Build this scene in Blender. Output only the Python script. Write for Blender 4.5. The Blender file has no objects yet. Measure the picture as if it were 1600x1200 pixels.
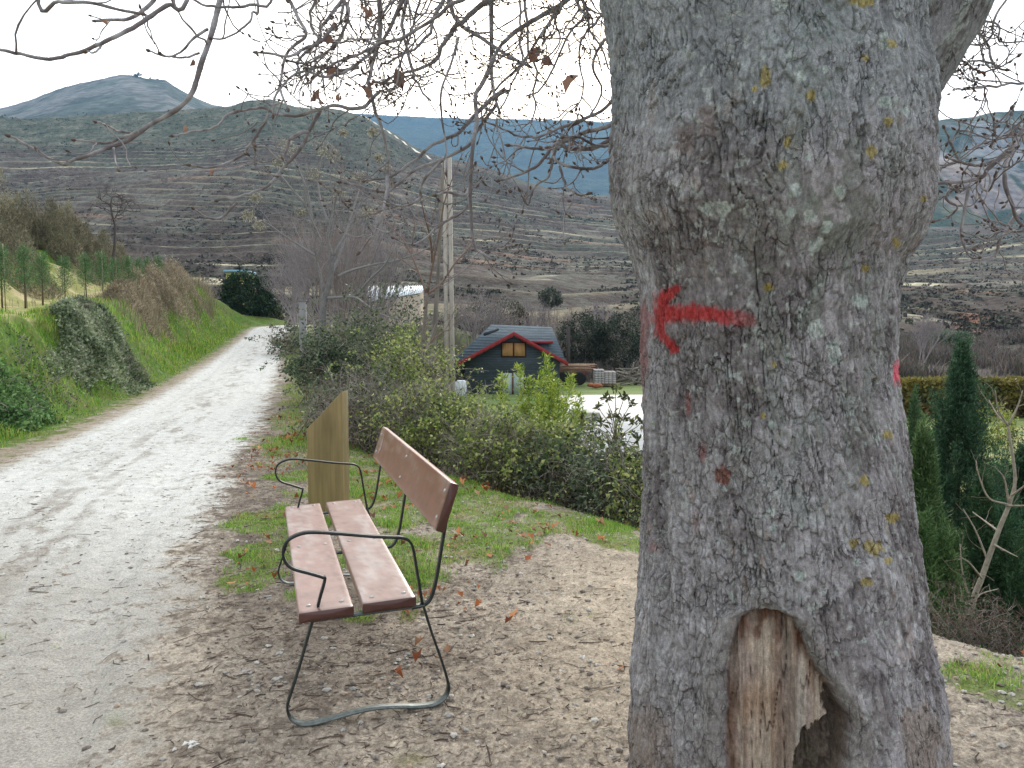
import bpy, math
import numpy as np
from math import radians, pi

# ------------------------------------------------------------------ camera
S = bpy.context.scene
F = 1210.0
PITCH = math.atan((600-512)/F)
CAM = np.array([0, 0, 1.55])
cd = bpy.data.cameras.new('camera'); co = bpy.data.objects.new('camera', cd); S.collection.objects.link(co)
cd.sensor_width = 36; cd.lens = 36*F/1600; cd.clip_start = .05; cd.clip_end = 20000
co.location = CAM; co.rotation_euler = (pi/2-PITCH, 0, 0); S.camera = co

# ------------------------------------------------------------------ sky and sun
SUN_EL, SUN_AZ = radians(24), radians(4)      # azimuth measured from +Y towards +X
W = bpy.data.worlds.new('World'); S.world = W; W.use_nodes = True
nt = W.node_tree; nt.nodes.clear()
def wn(t, **k):
    n = nt.nodes.new(t)
    for a, b in k.items(): setattr(n, a, b)
    return n
sky = wn('ShaderNodeTexSky', sky_type='NISHITA', sun_disc=False, sun_elevation=SUN_EL, sun_rotation=SUN_AZ, dust_density=3.0)
b1 = wn('ShaderNodeBackground'); b1.inputs[1].default_value = .06
nt.links.new(sky.outputs[0], b1.inputs[0])
tc = wn('ShaderNodeTexCoord'); dt = wn('ShaderNodeVectorMath', operation='DOT_PRODUCT')
dt.inputs[1].default_value = (math.sin(SUN_AZ)*math.cos(SUN_EL), math.cos(SUN_AZ)*math.cos(SUN_EL), math.sin(SUN_EL))
nt.links.new(tc.outputs['Generated'], dt.inputs[0])
rmp = wn('ShaderNodeValToRGB')
for p_, c_ in ((0, (.72, .77, .85)), (.6, (.88, .91, .95)), (.85, (1.05, 1.07, 1.1)), (.96, (1.25, 1.25, 1.25)), (1, (1.6, 1.58, 1.5))):
    e = rmp.color_ramp.elements[0] if p_ == 0 else (rmp.color_ramp.elements[1] if p_ == 1 else rmp.color_ramp.elements.new(p_))
    e.position = p_; e.color = (*c_, 1)
mr = wn('ShaderNodeMapRange'); mr.inputs[1].default_value = -1
nt.links.new(dt.outputs['Value'], mr.inputs[0]); nt.links.new(mr.outputs[0], rmp.inputs[0])
b2 = wn('ShaderNodeBackground'); b2.inputs[1].default_value = 1.0
nt.links.new(rmp.outputs[0], b2.inputs[0])
ad = wn('ShaderNodeAddShader'); wo = wn('ShaderNodeOutputWorld')
nt.links.new(b1.outputs[0], ad.inputs[0]); nt.links.new(b2.outputs[0], ad.inputs[1]); nt.links.new(ad.outputs[0], wo.inputs[0])
sl = bpy.data.lights.new('sun', 'SUN'); sl.energy = 1.9; sl.angle = radians(14); sl.color = (1, .95, .87)
so = bpy.data.objects.new('sun', sl); S.collection.objects.link(so)
so.rotation_euler = (pi/2-SUN_EL, 0, pi-SUN_AZ)
S.view_settings.view_transform = 'Standard'; S.view_settings.look = 'None'
S.view_settings.exposure = 0.12; S.view_settings.gamma = 1
S.cycles.volume_bounces = 1; S.cycles.max_bounces = 8; S.cycles.transparent_max_bounces = 8

# ------------------------------------------------------------------ helpers
def lin(c):
    c = np.asarray(c, float)/255
    return np.where(c <= .04045, c/12.92, ((c+.055)/1.055)**2.4)
def ray(x, y):
    cx = (np.asarray(x, float)-800)/F; cy = (600-np.asarray(y, float))/F
    sp, cp = math.sin(PITCH), math.cos(PITCH)
    return np.stack([cx, cp+cy*sp, -sp+cy*cp], -1)
def at(x, y, Y):
    d = ray(x, y); Y = np.asarray(Y, float)
    return CAM + d*(Y/d[..., 1])[..., None]
def onz(x, y, z=0):
    d = ray(x, y); return CAM + d*((z-1.55)/d[2])
def proj(P):
    sp, cp = math.sin(PITCH), math.cos(PITCH)
    q = P-CAM; f = q[..., 1]*cp-q[..., 2]*sp; u = q[..., 1]*sp+q[..., 2]*cp
    return 800+F*q[..., 0]/f, 600-F*u/f
def ss(a, b, x):
    t = np.clip((x-a)/(b-a), 0, 1); return t*t*(3-2*t)
def mix(a, b, t):
    a = np.asarray(a, float); b = np.asarray(b, float); t = np.asarray(t)[..., None] if (a.ndim and a.shape[-1] == 3) or (b.ndim and b.shape[-1] == 3) else t
    return a+(b-a)*t
def h3(i, j, k, s):
    with np.errstate(over='ignore'):
        h = (i.astype(np.int64)*73856093) ^ (j.astype(np.int64)*19349663) ^ (k.astype(np.int64)*83492791) ^ (s*2654435761)
        h = (h & 0xffffffff).astype(np.uint64)
        h = ((h ^ (h >> np.uint64(15)))*np.uint64(2246822519)) & np.uint64(0xffffffff)
        h = ((h ^ (h >> np.uint64(13)))*np.uint64(3266489917)) & np.uint64(0xffffffff)
        h ^= h >> np.uint64(16)
    return (h & np.uint64(0xffffff)).astype(np.float32)/16777216.
def vn(x, y, z=None, s=0):
    x = np.asarray(x, np.float64); y = np.asarray(y, np.float64)
    xi = np.floor(x); yi = np.floor(y); fx = x-xi; fy = y-yi
    fx = fx*fx*fx*(fx*(fx*6-15)+10); fy = fy*fy*fy*(fy*(fy*6-15)+10)
    if z is None:
        zi = np.zeros_like(xi)
        a = h3(xi, yi, zi, s); b = h3(xi+1, yi, zi, s); c = h3(xi, yi+1, zi, s); d = h3(xi+1, yi+1, zi, s)
        return ((a+(b-a)*fx)*(1-fy)+(c+(d-c)*fx)*fy)*2-1
    zi = np.floor(z); fz = z-zi; fz = fz*fz*(3-2*fz); r = 0
    for k, w in ((0, 1-fz), (1, fz)):
        a = h3(xi, yi, zi+k, s); b = h3(xi+1, yi, zi+k, s); c = h3(xi, yi+1, zi+k, s); d = h3(xi+1, yi+1, zi+k, s)
        r = r+((a+(b-a)*fx)*(1-fy)+(c+(d-c)*fx)*fy)*w
    return r*2-1
def fbm(x, y, z=None, o=4, s=0, g=.5):
    r = 0; a = 1; t = 0
    for i in range(o):
        r = r+a*vn(x*2**i+i*7.3, y*2**i-i*3.1, None if z is None else z*2**i, s+i); t += a; a *= g
    return r/t*1.4
def worley(x, y, s=0, j=.9):
    xi = np.floor(x); yi = np.floor(y); f1 = np.full(x.shape, 9.); f2 = f1.copy(); idc = np.zeros(x.shape); dy = np.zeros(x.shape)
    z0 = np.zeros_like(xi)
    for a in (-1, 0, 1):
        for b in (-1, 0, 1):
            cx = xi+a; cy = yi+b
            px = cx+.5+(h3(cx, cy, z0, s)-.5)*j; py = cy+.5+(h3(cx, cy, z0, s+1)-.5)*j
            d = np.hypot(px-x, py-y); r = h3(cx, cy, z0, s+2)
            m = d < f1
            f2 = np.where(m, f1, np.minimum(f2, d)); f1 = np.where(m, d, f1); idc = np.where(m, r, idc); dy = np.where(m, y-py, dy)
    return f1, f2, idc, dy
def tag(o, label=None, cat=None, group=None, kind=None):
    if label: o['label'] = label
    if cat: o['category'] = cat
    if group: o['group'] = group
    if kind: o['kind'] = kind
    return o
def link(o, parent=None):
    S.collection.objects.link(o)
    if parent is not None: o.parent = parent; o.location = -np.array(parent.location) if parent.get('_abs', 1) else (0, 0, 0)
    return o
def empty(name, loc, label, cat, group=None):
    o = bpy.data.objects.new(name, None); o.location = loc; o.empty_display_size = .1; S.collection.objects.link(o)
    return tag(o, label, cat, group)
class MB:
    """collects geometry in world coordinates; build() links it as ONE object"""
    def __init__(s): s.v = []; s.q = []; s.t = []; s.c = []; s.n = 0
    def add(s, v, q=None, t=None, c=(.5, .5, .5)):
        v = np.asarray(v, float).reshape(-1, 3); s.v.append(v)
        if q is not None and len(q): s.q.append(np.asarray(q, np.int64).reshape(-1, 4)+s.n)
        if t is not None and len(t): s.t.append(np.asarray(t, np.int64).reshape(-1, 3)+s.n)
        c = np.asarray(c, float); s.c.append(np.broadcast_to(c, (len(v), 3)).copy()); s.n += len(v); return s
    def box(s, x0, x1, y0, y1, z0, z1, c=(.5, .5, .5), M=None, o=None):
        v = np.array([[x, y, z] for z in (z0, z1) for y in (y0, y1) for x in (x0, x1)], float)
        if M is not None: v = v@np.asarray(M)
        if o is not None: v = v+np.asarray(o)
        return s.add(v, [[0, 2, 3, 1], [4, 5, 7, 6], [0, 1, 5, 4], [2, 6, 7, 3], [0, 4, 6, 2], [1, 3, 7, 5]], c=c)
    def prism(s, poly, dirv, c=(.5, .5, .5)):
        """closed polygon of 3D points extruded along dirv"""
        p = np.asarray(poly, float); n = len(p); v = np.vstack([p, p+np.asarray(dirv)])
        q = [[i, (i+1) % n, n+(i+1) % n, n+i] for i in range(n)]
        t = [[0, i+1, i] for i in range(1, n-1)]+[[n, n+i, n+i+1] for i in range(1, n-1)]
        return s.add(v, q, t, c)
    def tube(s, P, R, k=5, c=(.5, .5, .5), cap=True):
        P = np.asarray(P, float); n = len(P)
        if n < 2: return s
        R = np.broadcast_to(np.asarray(R, float), (n,)) if np.ndim(R) == 0 else np.asarray(R, float)
        T = np.gradient(P, axis=0); T /= np.linalg.norm(T, axis=1)[:, None]+1e-9
        m = T.mean(0); ref = np.array([0., 0, 1]) if abs(m[2]) < .75*np.linalg.norm(m) else np.array([1., 0, 0])
        if abs(m[2]) >= .75*np.linalg.norm(m) and abs(m[0]) > .6*np.linalg.norm(m): ref = np.array([0., 1, 0])
        U = np.cross(T, ref); U /= np.linalg.norm(U, axis=1)[:, None]+1e-9
        for i in range(1, n):
            if np.dot(U[i], U[i-1]) < 0: U[i] = -U[i]
        B = np.cross(T, U); a = np.arange(k)*2*pi/k
        v = P[:, None]+R[:, None, None]*(np.cos(a)[None, :, None]*U[:, None]+np.sin(a)[None, :, None]*B[:, None])
        i = np.arange(n-1)[:, None]*k; j = np.arange(k)[None]; j2 = (j+1) % k
        q = np.stack([i+j, i+j2, i+k+j2, i+k+j], -1).reshape(-1, 4)
        cc = np.asarray(c, float)
        if cc.ndim == 2: cc = np.repeat(cc, k, 0)
        v = v.reshape(-1, 3)
        if cap:
            v = np.vstack([v, P[:1], P[-1:]]); l = n*k; jj = np.arange(k); e = (n-1)*k
            t = np.vstack([np.stack([np.full(k, l), (jj+1) % k, jj], 1), np.stack([np.full(k, l+1), e+jj, e+(jj+1) % k], 1)])
            if cc.ndim == 2: cc = np.vstack([cc, cc[:1], cc[-1:]])
            return s.add(v, q, t, cc)
        return s.add(v, q, c=cc)
    def build(s, name, mat, parent=None, smooth=False, bevel=0, origin=None):
        V = np.vstack(s.v); C = np.vstack(s.c)
        q = np.vstack(s.q) if s.q else np.zeros((0, 4), int); t = np.vstack(s.t) if s.t else np.zeros((0, 3), int)
        og = np.zeros(3)
        if parent is not None: V = V-np.array(parent.matrix_basis.translation if parent.parent is None else parent['_o'])
        else:
            if origin is None: origin = (V[:, 0].mean(), V[:, 1].mean(), V[:, 2].min())
            og = np.array(origin, float); V = V-og
        me = bpy.data.meshes.new(name); nl = len(q)*4+len(t)*3
        me.vertices.add(len(V)); me.vertices.foreach_set('co', V.astype(np.float32).ravel())
        me.loops.add(nl); me.loops.foreach_set('vertex_index', np.concatenate([q.ravel(), t.ravel()]).astype(np.int32))
        me.polygons.add(len(q)+len(t))
        me.polygons.foreach_set('loop_start', np.concatenate([np.arange(len(q))*4, len(q)*4+np.arange(len(t))*3]).astype(np.int32))
        if smooth: me.polygons.foreach_set('use_smooth', np.ones(len(q)+len(t), bool))
        me.update(calc_edges=True)
        ca = me.color_attributes.new('Col', 'FLOAT_COLOR', 'POINT')
        ca.data.foreach_set('color', np.hstack([C, np.ones((len(C), 1))]).astype(np.float32).ravel())
        me.materials.append(mat)
        o = bpy.data.objects.new(name, me); S.collection.objects.link(o)
        if parent is not None:
            o.parent = parent
            o['_o'] = [float(a) for a in (parent.location if parent.parent is None else parent['_o'])]
        else: o.location = og
        if bevel:
            b = o.modifiers.new('bevel', 'BEVEL'); b.width = bevel; b.segments = 2; b.limit_method = 'ANGLE'
        return o
def copytree(o, loc, rz=0, sc=1, label=None, parent=None):
    c = o.copy(); S.collection.objects.link(c)
    if parent is None:
        c.location = loc; c.rotation_euler = (0, 0, rz); c.scale = (sc,)*3 if np.ndim(sc) == 0 else sc
        if label: c['label'] = label
    else: c.parent = parent
    for ch in o.children: copytree(ch, None, parent=c)
    return c
def mat(name, rough=.85, bump=None, var=None, transl=0, spec=.3, metal=0, coat=0):
    """vertex colour x noise, optional bump layers [(kind, scale, strength, dist)]"""
    m = bpy.data.materials.new(name); m.use_nodes = True; N = m.node_tree.nodes; L = m.node_tree.links
    b = N['Principled BSDF']; out = N['Material Output']
    b.inputs['Roughness'].default_value = rough; b.inputs['Specular IOR Level'].default_value = spec; b.inputs['Metallic'].default_value = metal
    if coat: b.inputs['Coat Weight'].default_value = coat; b.inputs['Coat Roughness'].default_value = .25
    a = N.new('ShaderNodeAttribute'); a.attribute_name = 'Col'; col = a.outputs['Color']
    tcn = N.new('ShaderNodeNewGeometry')
    for sc, lo, hi, st in (var or []):
        n = N.new('ShaderNodeTexNoise'); n.inputs['Scale'].default_value = 1; n.inputs['Detail'].default_value = 4
        mp = N.new('ShaderNodeVectorMath'); mp.operation = 'MULTIPLY'; mp.inputs[1].default_value = (sc if np.ndim(sc) else (sc, sc, sc))
        L.new(tcn.outputs['Position'], mp.inputs[0]); L.new(mp.outputs[0], n.inputs['Vector'])
        r = N.new('ShaderNodeMapRange'); r.inputs[1].default_value = .5-st; r.inputs[2].default_value = .5+st; r.inputs[3].default_value = lo; r.inputs[4].default_value = hi
        L.new(n.outputs['Fac'], r.inputs[0])
        x = N.new('ShaderNodeVectorMath'); x.operation = 'SCALE'; L.new(col, x.inputs[0]); L.new(r.outputs[0], x.inputs['Scale']); col = x.outputs[0]
    L.new(col, b.inputs['Base Color'])
    prev = None
    for kind, sc, st, di in (bump or []):
        mp = N.new('ShaderNodeVectorMath'); mp.operation = 'MULTIPLY'; mp.inputs[1].default_value = (sc if np.ndim(sc) else (sc, sc, sc))
        L.new(tcn.outputs['Position'], mp.inputs[0])
        if kind == 'n': n = N.new('ShaderNodeTexNoise'); n.inputs['Detail'].default_value = 6; n.inputs['Roughness'].default_value = .6; n.inputs['Scale'].default_value = 1; o_ = n.outputs['Fac']
        else: n = N.new('ShaderNodeTexVoronoi'); n.inputs['Scale'].default_value = 1; n.feature = 'F1'; o_ = n.outputs['Distance']
        L.new(mp.outputs[0], n.inputs['Vector'])
        bu = N.new('ShaderNodeBump'); bu.inputs['Strength'].default_value = st; bu.inputs['Distance'].default_value = di
        L.new(o_, bu.inputs['Height'])
        if prev: L.new(prev, bu.inputs['Normal'])
        prev = bu.outputs['Normal']
    if prev: L.new(prev, b.inputs['Normal'])
    if transl:
        t = N.new('ShaderNodeBsdfTranslucent'); L.new(col, t.inputs['Color']); mx = N.new('ShaderNodeMixShader'); mx.inputs[0].default_value = transl
        L.new(b.outputs[0], mx.inputs[1]); L.new(t.outputs[0], mx.inputs[2]); L.new(mx.outputs[0], out.inputs['Surface'])
    return m
def cracks(m):
    """fine flaking cracks of the bark, recessed and with shade darkened into the colour, absent where the attribute 'wd' marks bare wood"""
    N = m.node_tree.nodes; L = m.node_tree.links; b = N['Principled BSDF']; pos = N.new('ShaderNodeNewGeometry'); wd = N.new('ShaderNodeAttribute'); wd.attribute_name = 'wd'
    nz = N.new('ShaderNodeTexNoise'); nz.inputs['Scale'].default_value = 22; nz.inputs['Detail'].default_value = 3; L.new(pos.outputs['Position'], nz.inputs['Vector'])
    sc = N.new('ShaderNodeVectorMath'); sc.operation = 'MULTIPLY_ADD'; sc.inputs[1].default_value = (.035, .035, .07); L.new(nz.outputs['Color'], sc.inputs[0]); L.new(pos.outputs['Position'], sc.inputs[2])
    col = b.inputs['Base Color'].links[0].from_socket; prev = b.inputs['Normal'].links[0].from_socket
    big = N.new('ShaderNodeTexNoise'); big.inputs['Scale'].default_value = 7; L.new(pos.outputs['Position'], big.inputs['Vector'])
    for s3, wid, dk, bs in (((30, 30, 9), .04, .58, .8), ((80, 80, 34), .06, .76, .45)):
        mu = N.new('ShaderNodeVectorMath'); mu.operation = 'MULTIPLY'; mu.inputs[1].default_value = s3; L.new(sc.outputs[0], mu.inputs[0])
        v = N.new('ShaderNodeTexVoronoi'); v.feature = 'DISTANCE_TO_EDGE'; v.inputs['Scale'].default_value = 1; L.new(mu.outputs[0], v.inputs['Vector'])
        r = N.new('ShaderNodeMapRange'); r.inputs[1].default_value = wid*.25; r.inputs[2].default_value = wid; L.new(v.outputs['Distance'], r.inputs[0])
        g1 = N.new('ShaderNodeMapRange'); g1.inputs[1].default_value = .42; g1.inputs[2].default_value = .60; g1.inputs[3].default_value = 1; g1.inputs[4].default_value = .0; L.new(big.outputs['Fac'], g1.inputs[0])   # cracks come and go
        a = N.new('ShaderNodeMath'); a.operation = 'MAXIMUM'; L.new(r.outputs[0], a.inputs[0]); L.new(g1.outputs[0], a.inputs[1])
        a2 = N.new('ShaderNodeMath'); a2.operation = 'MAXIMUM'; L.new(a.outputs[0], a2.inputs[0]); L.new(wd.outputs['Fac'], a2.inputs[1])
        d = N.new('ShaderNodeMapRange'); d.inputs[3].default_value = dk; L.new(a2.outputs[0], d.inputs[0])  # darkens the cracks: inner bark tone plus painted shade
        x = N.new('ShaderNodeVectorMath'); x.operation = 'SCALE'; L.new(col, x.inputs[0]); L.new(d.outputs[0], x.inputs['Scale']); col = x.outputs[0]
        bu = N.new('ShaderNodeBump'); bu.inputs['Strength'].default_value = bs; bu.inputs['Distance'].default_value = .004; L.new(a2.outputs[0], bu.inputs['Height']); L.new(prev, bu.inputs['Normal']); prev = bu.outputs['Normal']
    L.new(col, b.inputs['Base Color']); L.new(prev, b.inputs['Normal'])
M_leaf = mat('leaf', .55, transl=.3, spec=.4)
M_grass = mat('grass_blade', .6, transl=.35)
M_dry = mat('dry_leaf', .8, transl=.15)
M_twig = mat('twig_bark', .85, var=[(40, .75, 1.25, .2)])
M_bark = mat('bark', .92, bump=[('n', (160, 160, 90), .55, .004), ('n', (500, 500, 400), .35, .0015)], var=[((110, 110, 60), .72, 1.28, .2), ((380, 380, 300), .74, 1.26, .2)], spec=.15)
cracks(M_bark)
M_ground = mat('ground', .95, bump=[('n', 28, .5, .02), ('v', 70, .35, .008), ('n', 260, .4, .004)], var=[(9, .88, 1.12, .2), (90, .72, 1.25, .2), (300, .7, 1.3, .2)], spec=.15)
M_hill = mat('hill_soil', .95, bump=[('n', .25, .6, 2.0)], var=[(.05, .8, 1.2, .2), (.5, .66, 1.34, .2), ((1.6, 1.6, 3), .6, 1.4, .2)], spec=.05)
M_mount = mat('mountain_slope', .95, bump=[('n', .03, .8, 14.0)], var=[(.012, .7, 1.3, .2), (.08, .6, 1.4, .2)], spec=.05)
M_paint = mat('painted_wood', .30, bump=[('n', (60, 60, 60), .05, .002), ('n', 400, .08, .0006)], var=[(14, .88, 1.12, .2), (120, .93, 1.07, .2)], spec=.5)
M_iron = mat('painted_iron', .42, bump=[('n', 120, .2, .001)], var=[(60, .7, 1.3, .2)], spec=.5, metal=.35)
M_wood = mat('rough_wood', .75, bump=[('n', (90, 90, 4), .4, .002)], var=[((45, 45, 2), .84, 1.14, .2), ((9, 9, 1.2), .72, 1.2, .2), ((3, 3, 3), .85, 1.12, .2)])
M_hard = mat('hard', .8, bump=[('n', 30, .3, .004)], var=[(3, .88, 1.12, .2), (25, .9, 1.1, .2)])
M_slate = mat('slate', .9, bump=[('n', 14, .4, .01)], var=[((2, 2, 9), .8, 1.2, .2), (9, .85, 1.15, .2)])
M_stone = mat('stone', .85, var=[(50, .7, 1.3, .2)])
G = np.random.default_rng(7)
def unit(v): return v/(np.linalg.norm(v, axis=-1, keepdims=True)+1e-9)
def rdir(n, g=G): return unit(g.normal(size=(n, 3)))

def leaves(mb, P, size, c, g=G, asp=.55, bias=None, fold=.15, jit=.25, up=0):
    """one bent rhombus per leaf"""
    n = len(P); D = rdir(n, g)
    if bias is not None: D = unit(D+bias)
    A = unit(np.cross(D, rdir(n, g))); 
    if up: A = unit(A*[1, 1, 1-up])
    N_ = np.cross(D, A); s = (size*(.6+.8*g.random(n)))[:, None]
    v = np.stack([P, P+D*s*.5+A*s*asp*.5+N_*s*fold, P+D*s, P+D*s*.5-A*s*asp*.5+N_*s*fold], 1)
    i = np.arange(n)*4; c = np.asarray(c, float)
    cc = c[g.integers(0, len(c), n)] if c.ndim == 2 else np.repeat(c[None], n, 0)
    cc = cc*(1+jit*(g.random((n, 1))*2-1))
    mb.add(v.reshape(-1, 3), np.stack([i, i+1, i+2, i+3], 1), c=np.repeat(cc, 4, 0))
def blades(mb, P, h, w, c, g=G, lean=.45, jit=.3):
    n = len(P); a = g.random(n)*2*pi; h = h*(.5+g.random(n)); W_ = np.stack([np.cos(a), np.sin(a), 0*a], 1)*(w*.5)
    b = g.random(n)*2*pi; l = lean*g.random(n)
    Ln = np.stack([np.cos(b)*l, np.sin(b)*l, 0*b], 1)*h[:, None]; Z = np.zeros((n, 3)); Z[:, 2] = 1
    mid = P+Z*h[:, None]*.55+Ln*.35; tip = P+Z*h[:, None]*(1-.3*l[:, None])+Ln
    v = np.stack([P-W_, P+W_, mid+W_*.8, mid-W_*.8, tip], 1); i = np.arange(n)*5
    c = np.asarray(c, float)
    cc = c[g.integers(0, len(c), n)] if c.ndim == 2 and len(c) != n else (c if c.ndim == 2 else np.repeat(c[None], n, 0))
    cc = cc*(1+jit*(g.random((n, 1))*2-1))
    mb.add(v.reshape(-1, 3), np.stack([i, i+1, i+2, i+3], 1), np.stack([i+3, i+2, i+4], 1), np.repeat(cc, 5, 0))
def wig(p0, p1, n, amp, g=G, sag=0):
    t = np.linspace(0, 1, n)[:, None]; p0 = np.asarray(p0, float); p1 = np.asarray(p1, float)
    L_ = np.linalg.norm(p1-p0); r = g.normal(size=(n, 3)).cumsum(0); r = r-r[:1]-(r[-1:]-r[:1])*t
    P = p0+(p1-p0)*t+r*amp*L_/math.sqrt(n); P[:, 2] -= sag*L_*4*(t*(1-t))[:, 0]; return P
def spline(P, m=6):
    P = np.asarray(P, float); n = len(P)
    if n < 3: return wig(P[0], P[-1], m, .02)
    Q = np.vstack([2*P[0]-P[1], P, 2*P[-1]-P[-2]]); out = []
    for i in range(n-1):
        a, b, c, d = Q[i:i+4]; t = np.linspace(0, 1, m, endpoint=False)[:, None]
        out.append(.5*((2*b)+(c-a)*t+(2*a-5*b+4*c-d)*t*t+(-a+3*b-3*c+d)*t**3))
    return np.vstack(out+[P[-1:]])
def grow(mb, p, d, L, r, lev, g, nk=(5, 5, 4, 3), spread=.8, jit=.16, up=.1, k=5, col=(.2, .19, .18), rt=.35, lr=.55, tips=None, nseg=7, t0=.25, minr=.0):
    d = unit(np.asarray(d, float)); P = [np.asarray(p, float)]; dd = d.copy()
    for i in range(nseg):
        dd = unit(dd+g.normal(size=3)*jit+np.array([0, 0, up])); P.append(P[-1]+dd*L/nseg)
    P = np.array(P); R = np.maximum(r*np.linspace(1, rt, len(P)), minr)
    mb.tube(P, R, k, col, cap=False)
    if tips is not None and lev == 0: tips.append(P[-1])
    if lev > 0:
        n = nk[min(len(nk)-1, lev-1)]
        for j in range(n):
            t = t0+(1-t0)*(j+g.random())/n; i = t*(len(P)-1); i0 = min(int(i), len(P)-2); q = P[i0]+(P[i0+1]-P[i0])*(i-i0)
            T = unit(P[i0+1]-P[i0]); s = unit(np.cross(T, g.normal(size=3)))
            grow(mb, q, T*(1-spread*.5)+s*spread, L*lr*(1.15-.6*t)*(.7+.6*g.random()), r*(1-(1-rt)*t)*.62, lev-1, g, nk, spread, jit*1.15, up, max(3, k-1), col, rt, lr, tips, max(4, nseg-1), .2, minr)
    return P

# ------------------------------------------------------------------ terrain functions
RC = np.array([(1.4, -10, 0), (.2, -6, 0), (-1.7, 0, 0), (-2.5, 2.7, 0), (-3.6, 5.5, 0), (-4.4, 8.2, 0), (-5.7, 13.6, 0), (-7.9, 21.3, .04), (-10.8, 31.5, .3), (-14.4, 45, .95), (-16.3, 52, 1.35), (-17.3, 56.5, 1.6), (-16.7, 60.5, 1.75), (-14, 63.5, 1.8), (-9.5, 66, 1.8), (-6.5, 72, 1.8), (-5, 90, 1.8), (-5, 200, 1.8)])
ED = np.array([(14, -6), (8, -2.5), (4.1, 1.3), (2.7, 3.0), (2.05, 3.75), (.95, 5.5), (-.2, 6.9), (-1.9, 9.3), (-3.3, 12.5), (-5.4, 20), (-8.3, 30), (-12.2, 45), (-14.2, 53), (-14.6, 56.5), (-13.6, 59.5), (-10, 61.8), (-6, 64.5), (-3.8, 72), (-2.5, 90), (-2.5, 200)])
def sdist(X, Y, L):
    best = np.full(X.shape, 1e9); sg = np.ones(X.shape); par = np.zeros(X.shape)
    for i in range(len(L)-1):
        a = L[i, :2]; b = L[i+1, :2]; e = b-a; t = np.clip(((X-a[0])*e[0]+(Y-a[1])*e[1])/(e@e), 0, 1)
        dx = X-(a[0]+e[0]*t); dy = Y-(a[1]+e[1]*t); d = dx*dx+dy*dy; m = d < best-1e-9
        best = np.where(m, d, best); sg = np.where(m, np.sign(e[0]*dy-e[1]*dx), sg); par = np.where(m, i+t, par)
    return np.sqrt(best)*sg, par
def terr(X, Y):
    X = np.asarray(X, float); Y = np.asarray(Y, float)
    d, p = sdist(X, Y, RC); e, _ = sdist(X, Y, ED); e = -e
    ii = np.arange(len(RC)); zr = np.interp(p, ii, RC[:, 2]); yr = np.interp(p, ii, RC[:, 1])
    hc = np.interp(yr, [-10, 4, 8, 17, 30, 45, 53, 58, 62], [1.3, 1.6, 1.75, 1.85, 2.3, 3.1, 3.0, 1.6, .3])
    w = np.interp(yr, [0, 10, 14, 20, 30, 45], [2.2, 2.2, 1.65, 1.9, 2.6, 3.4])
    u = d-1.55
    wob = fbm(X*.45, Y*.45, o=3, s=11)
    left = hc*ss(.15, 1, (u+wob*.35)/w)+.03*np.clip(u-w, 0, 40)
    ub = np.interp(yr, [0, 12, 36, 44, 50], [1.2, 1.35, 1.7, 1.0, .3])
    left = left+ub*ss(w+2.0, w+4.0, u+wob*.5)+ss(w*.2, w, u)*wob*.12
    z = zr+np.where(u > 0, left, 0)
    lump = fbm(X*1.3, Y*1.3, o=3, s=21)*.018+fbm(X*5, Y*5, o=4, s=22)*.010+fbm(X*22, Y*22, o=3, s=25)*.007+np.abs(fbm(X*38, Y*38, o=3, s=26))*.008
    onroad = ss(1.75, 1.1, np.abs(d)); bf = np.exp(-((X+.9-.0+(Y-2.9)*.32-.25)/.45)**2)*ss(5.2, 4.8, Y)*ss(2.5, 2.8, Y); z = z+lump*(1-.75*onroad)*(1-.75*bf)*ss(40, 15, Y)
    z = z-.02*onroad*ss(.5, .9, np.exp(-((np.abs(d)-.75)/.22)**2))      # wheel tracks
    # low mound between bench and trunk
    z = z+.07*np.exp(-((X-.75)/.55)**2-((Y-4.5)/.8)**2)
    zv = -2.05+fbm(X*.08, Y*.08, o=3, s=31)*.1
    fall = ss(0, 1, (e+wob*.15)/(3.2+.9*(zr+.0)))
    z = z*(1-fall)+zv*fall
    return z, d, e, u, w, yr
RID = np.array([(-900, 240), (-400, 215), (0, 181), (60, 184), (120, 183), (200, 177), (300, 172), (360, 168), (385, 160), (402, 156), (430, 156), (470, 166), (540, 172), (572, 181), (620, 209), (655, 231), (690, 245), (740, 255), (780, 266), (824, 286), (870, 296), (950, 306), (1100, 335), (1300, 350), (1400, 356), (1600, 350), (2400, 330)], float)
YH0, YH1 = 85., 640.; TS = 4.3
def EP(py):
    r = ray(np.full(np.shape(py), 800.), py); return r[..., 2]/r[..., 1]
def hill(a, Y):
    """terraced hillside: a = X/Y"""
    px = 800+F*a; X = a*Y
    s = np.clip((Y-YH0)/(YH1-YH0), 0, 1.4)
    er = EP(np.interp(px, RID[:, 0], RID[:, 1]))+fbm(a*40, Y*0, o=3, s=41)*.0016
    e0 = -3.6/Y
    spur = fbm(X*.0065, Y*.0065, o=3, s=42)
    g = np.clip(s, 0, 1)**.62
    E = e0+(er-e0)*g+spur*.018*np.sin(np.clip(s, 0, 1)*pi)
    z = 1.55+Y*E
    wz = z/TS+fbm(X*.006, Y*.006, o=3, s=43)*2.4+fbm(X*.02, Y*.015, o=3, s=45)*.55+.5*np.sin(X*.012)
    f = wz-np.floor(wz); tz = (np.floor(wz)+ss(0, .55, f))
    amp = ss(0, .08, s)*ss(1.0, .9, s)
    zt = z+(tz-wz)*TS*.6*amp
    return zt, wz, s, spur
def ground_z(x, y):
    return float(terr(np.array([x]), np.array([y]))[0][0])
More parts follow.
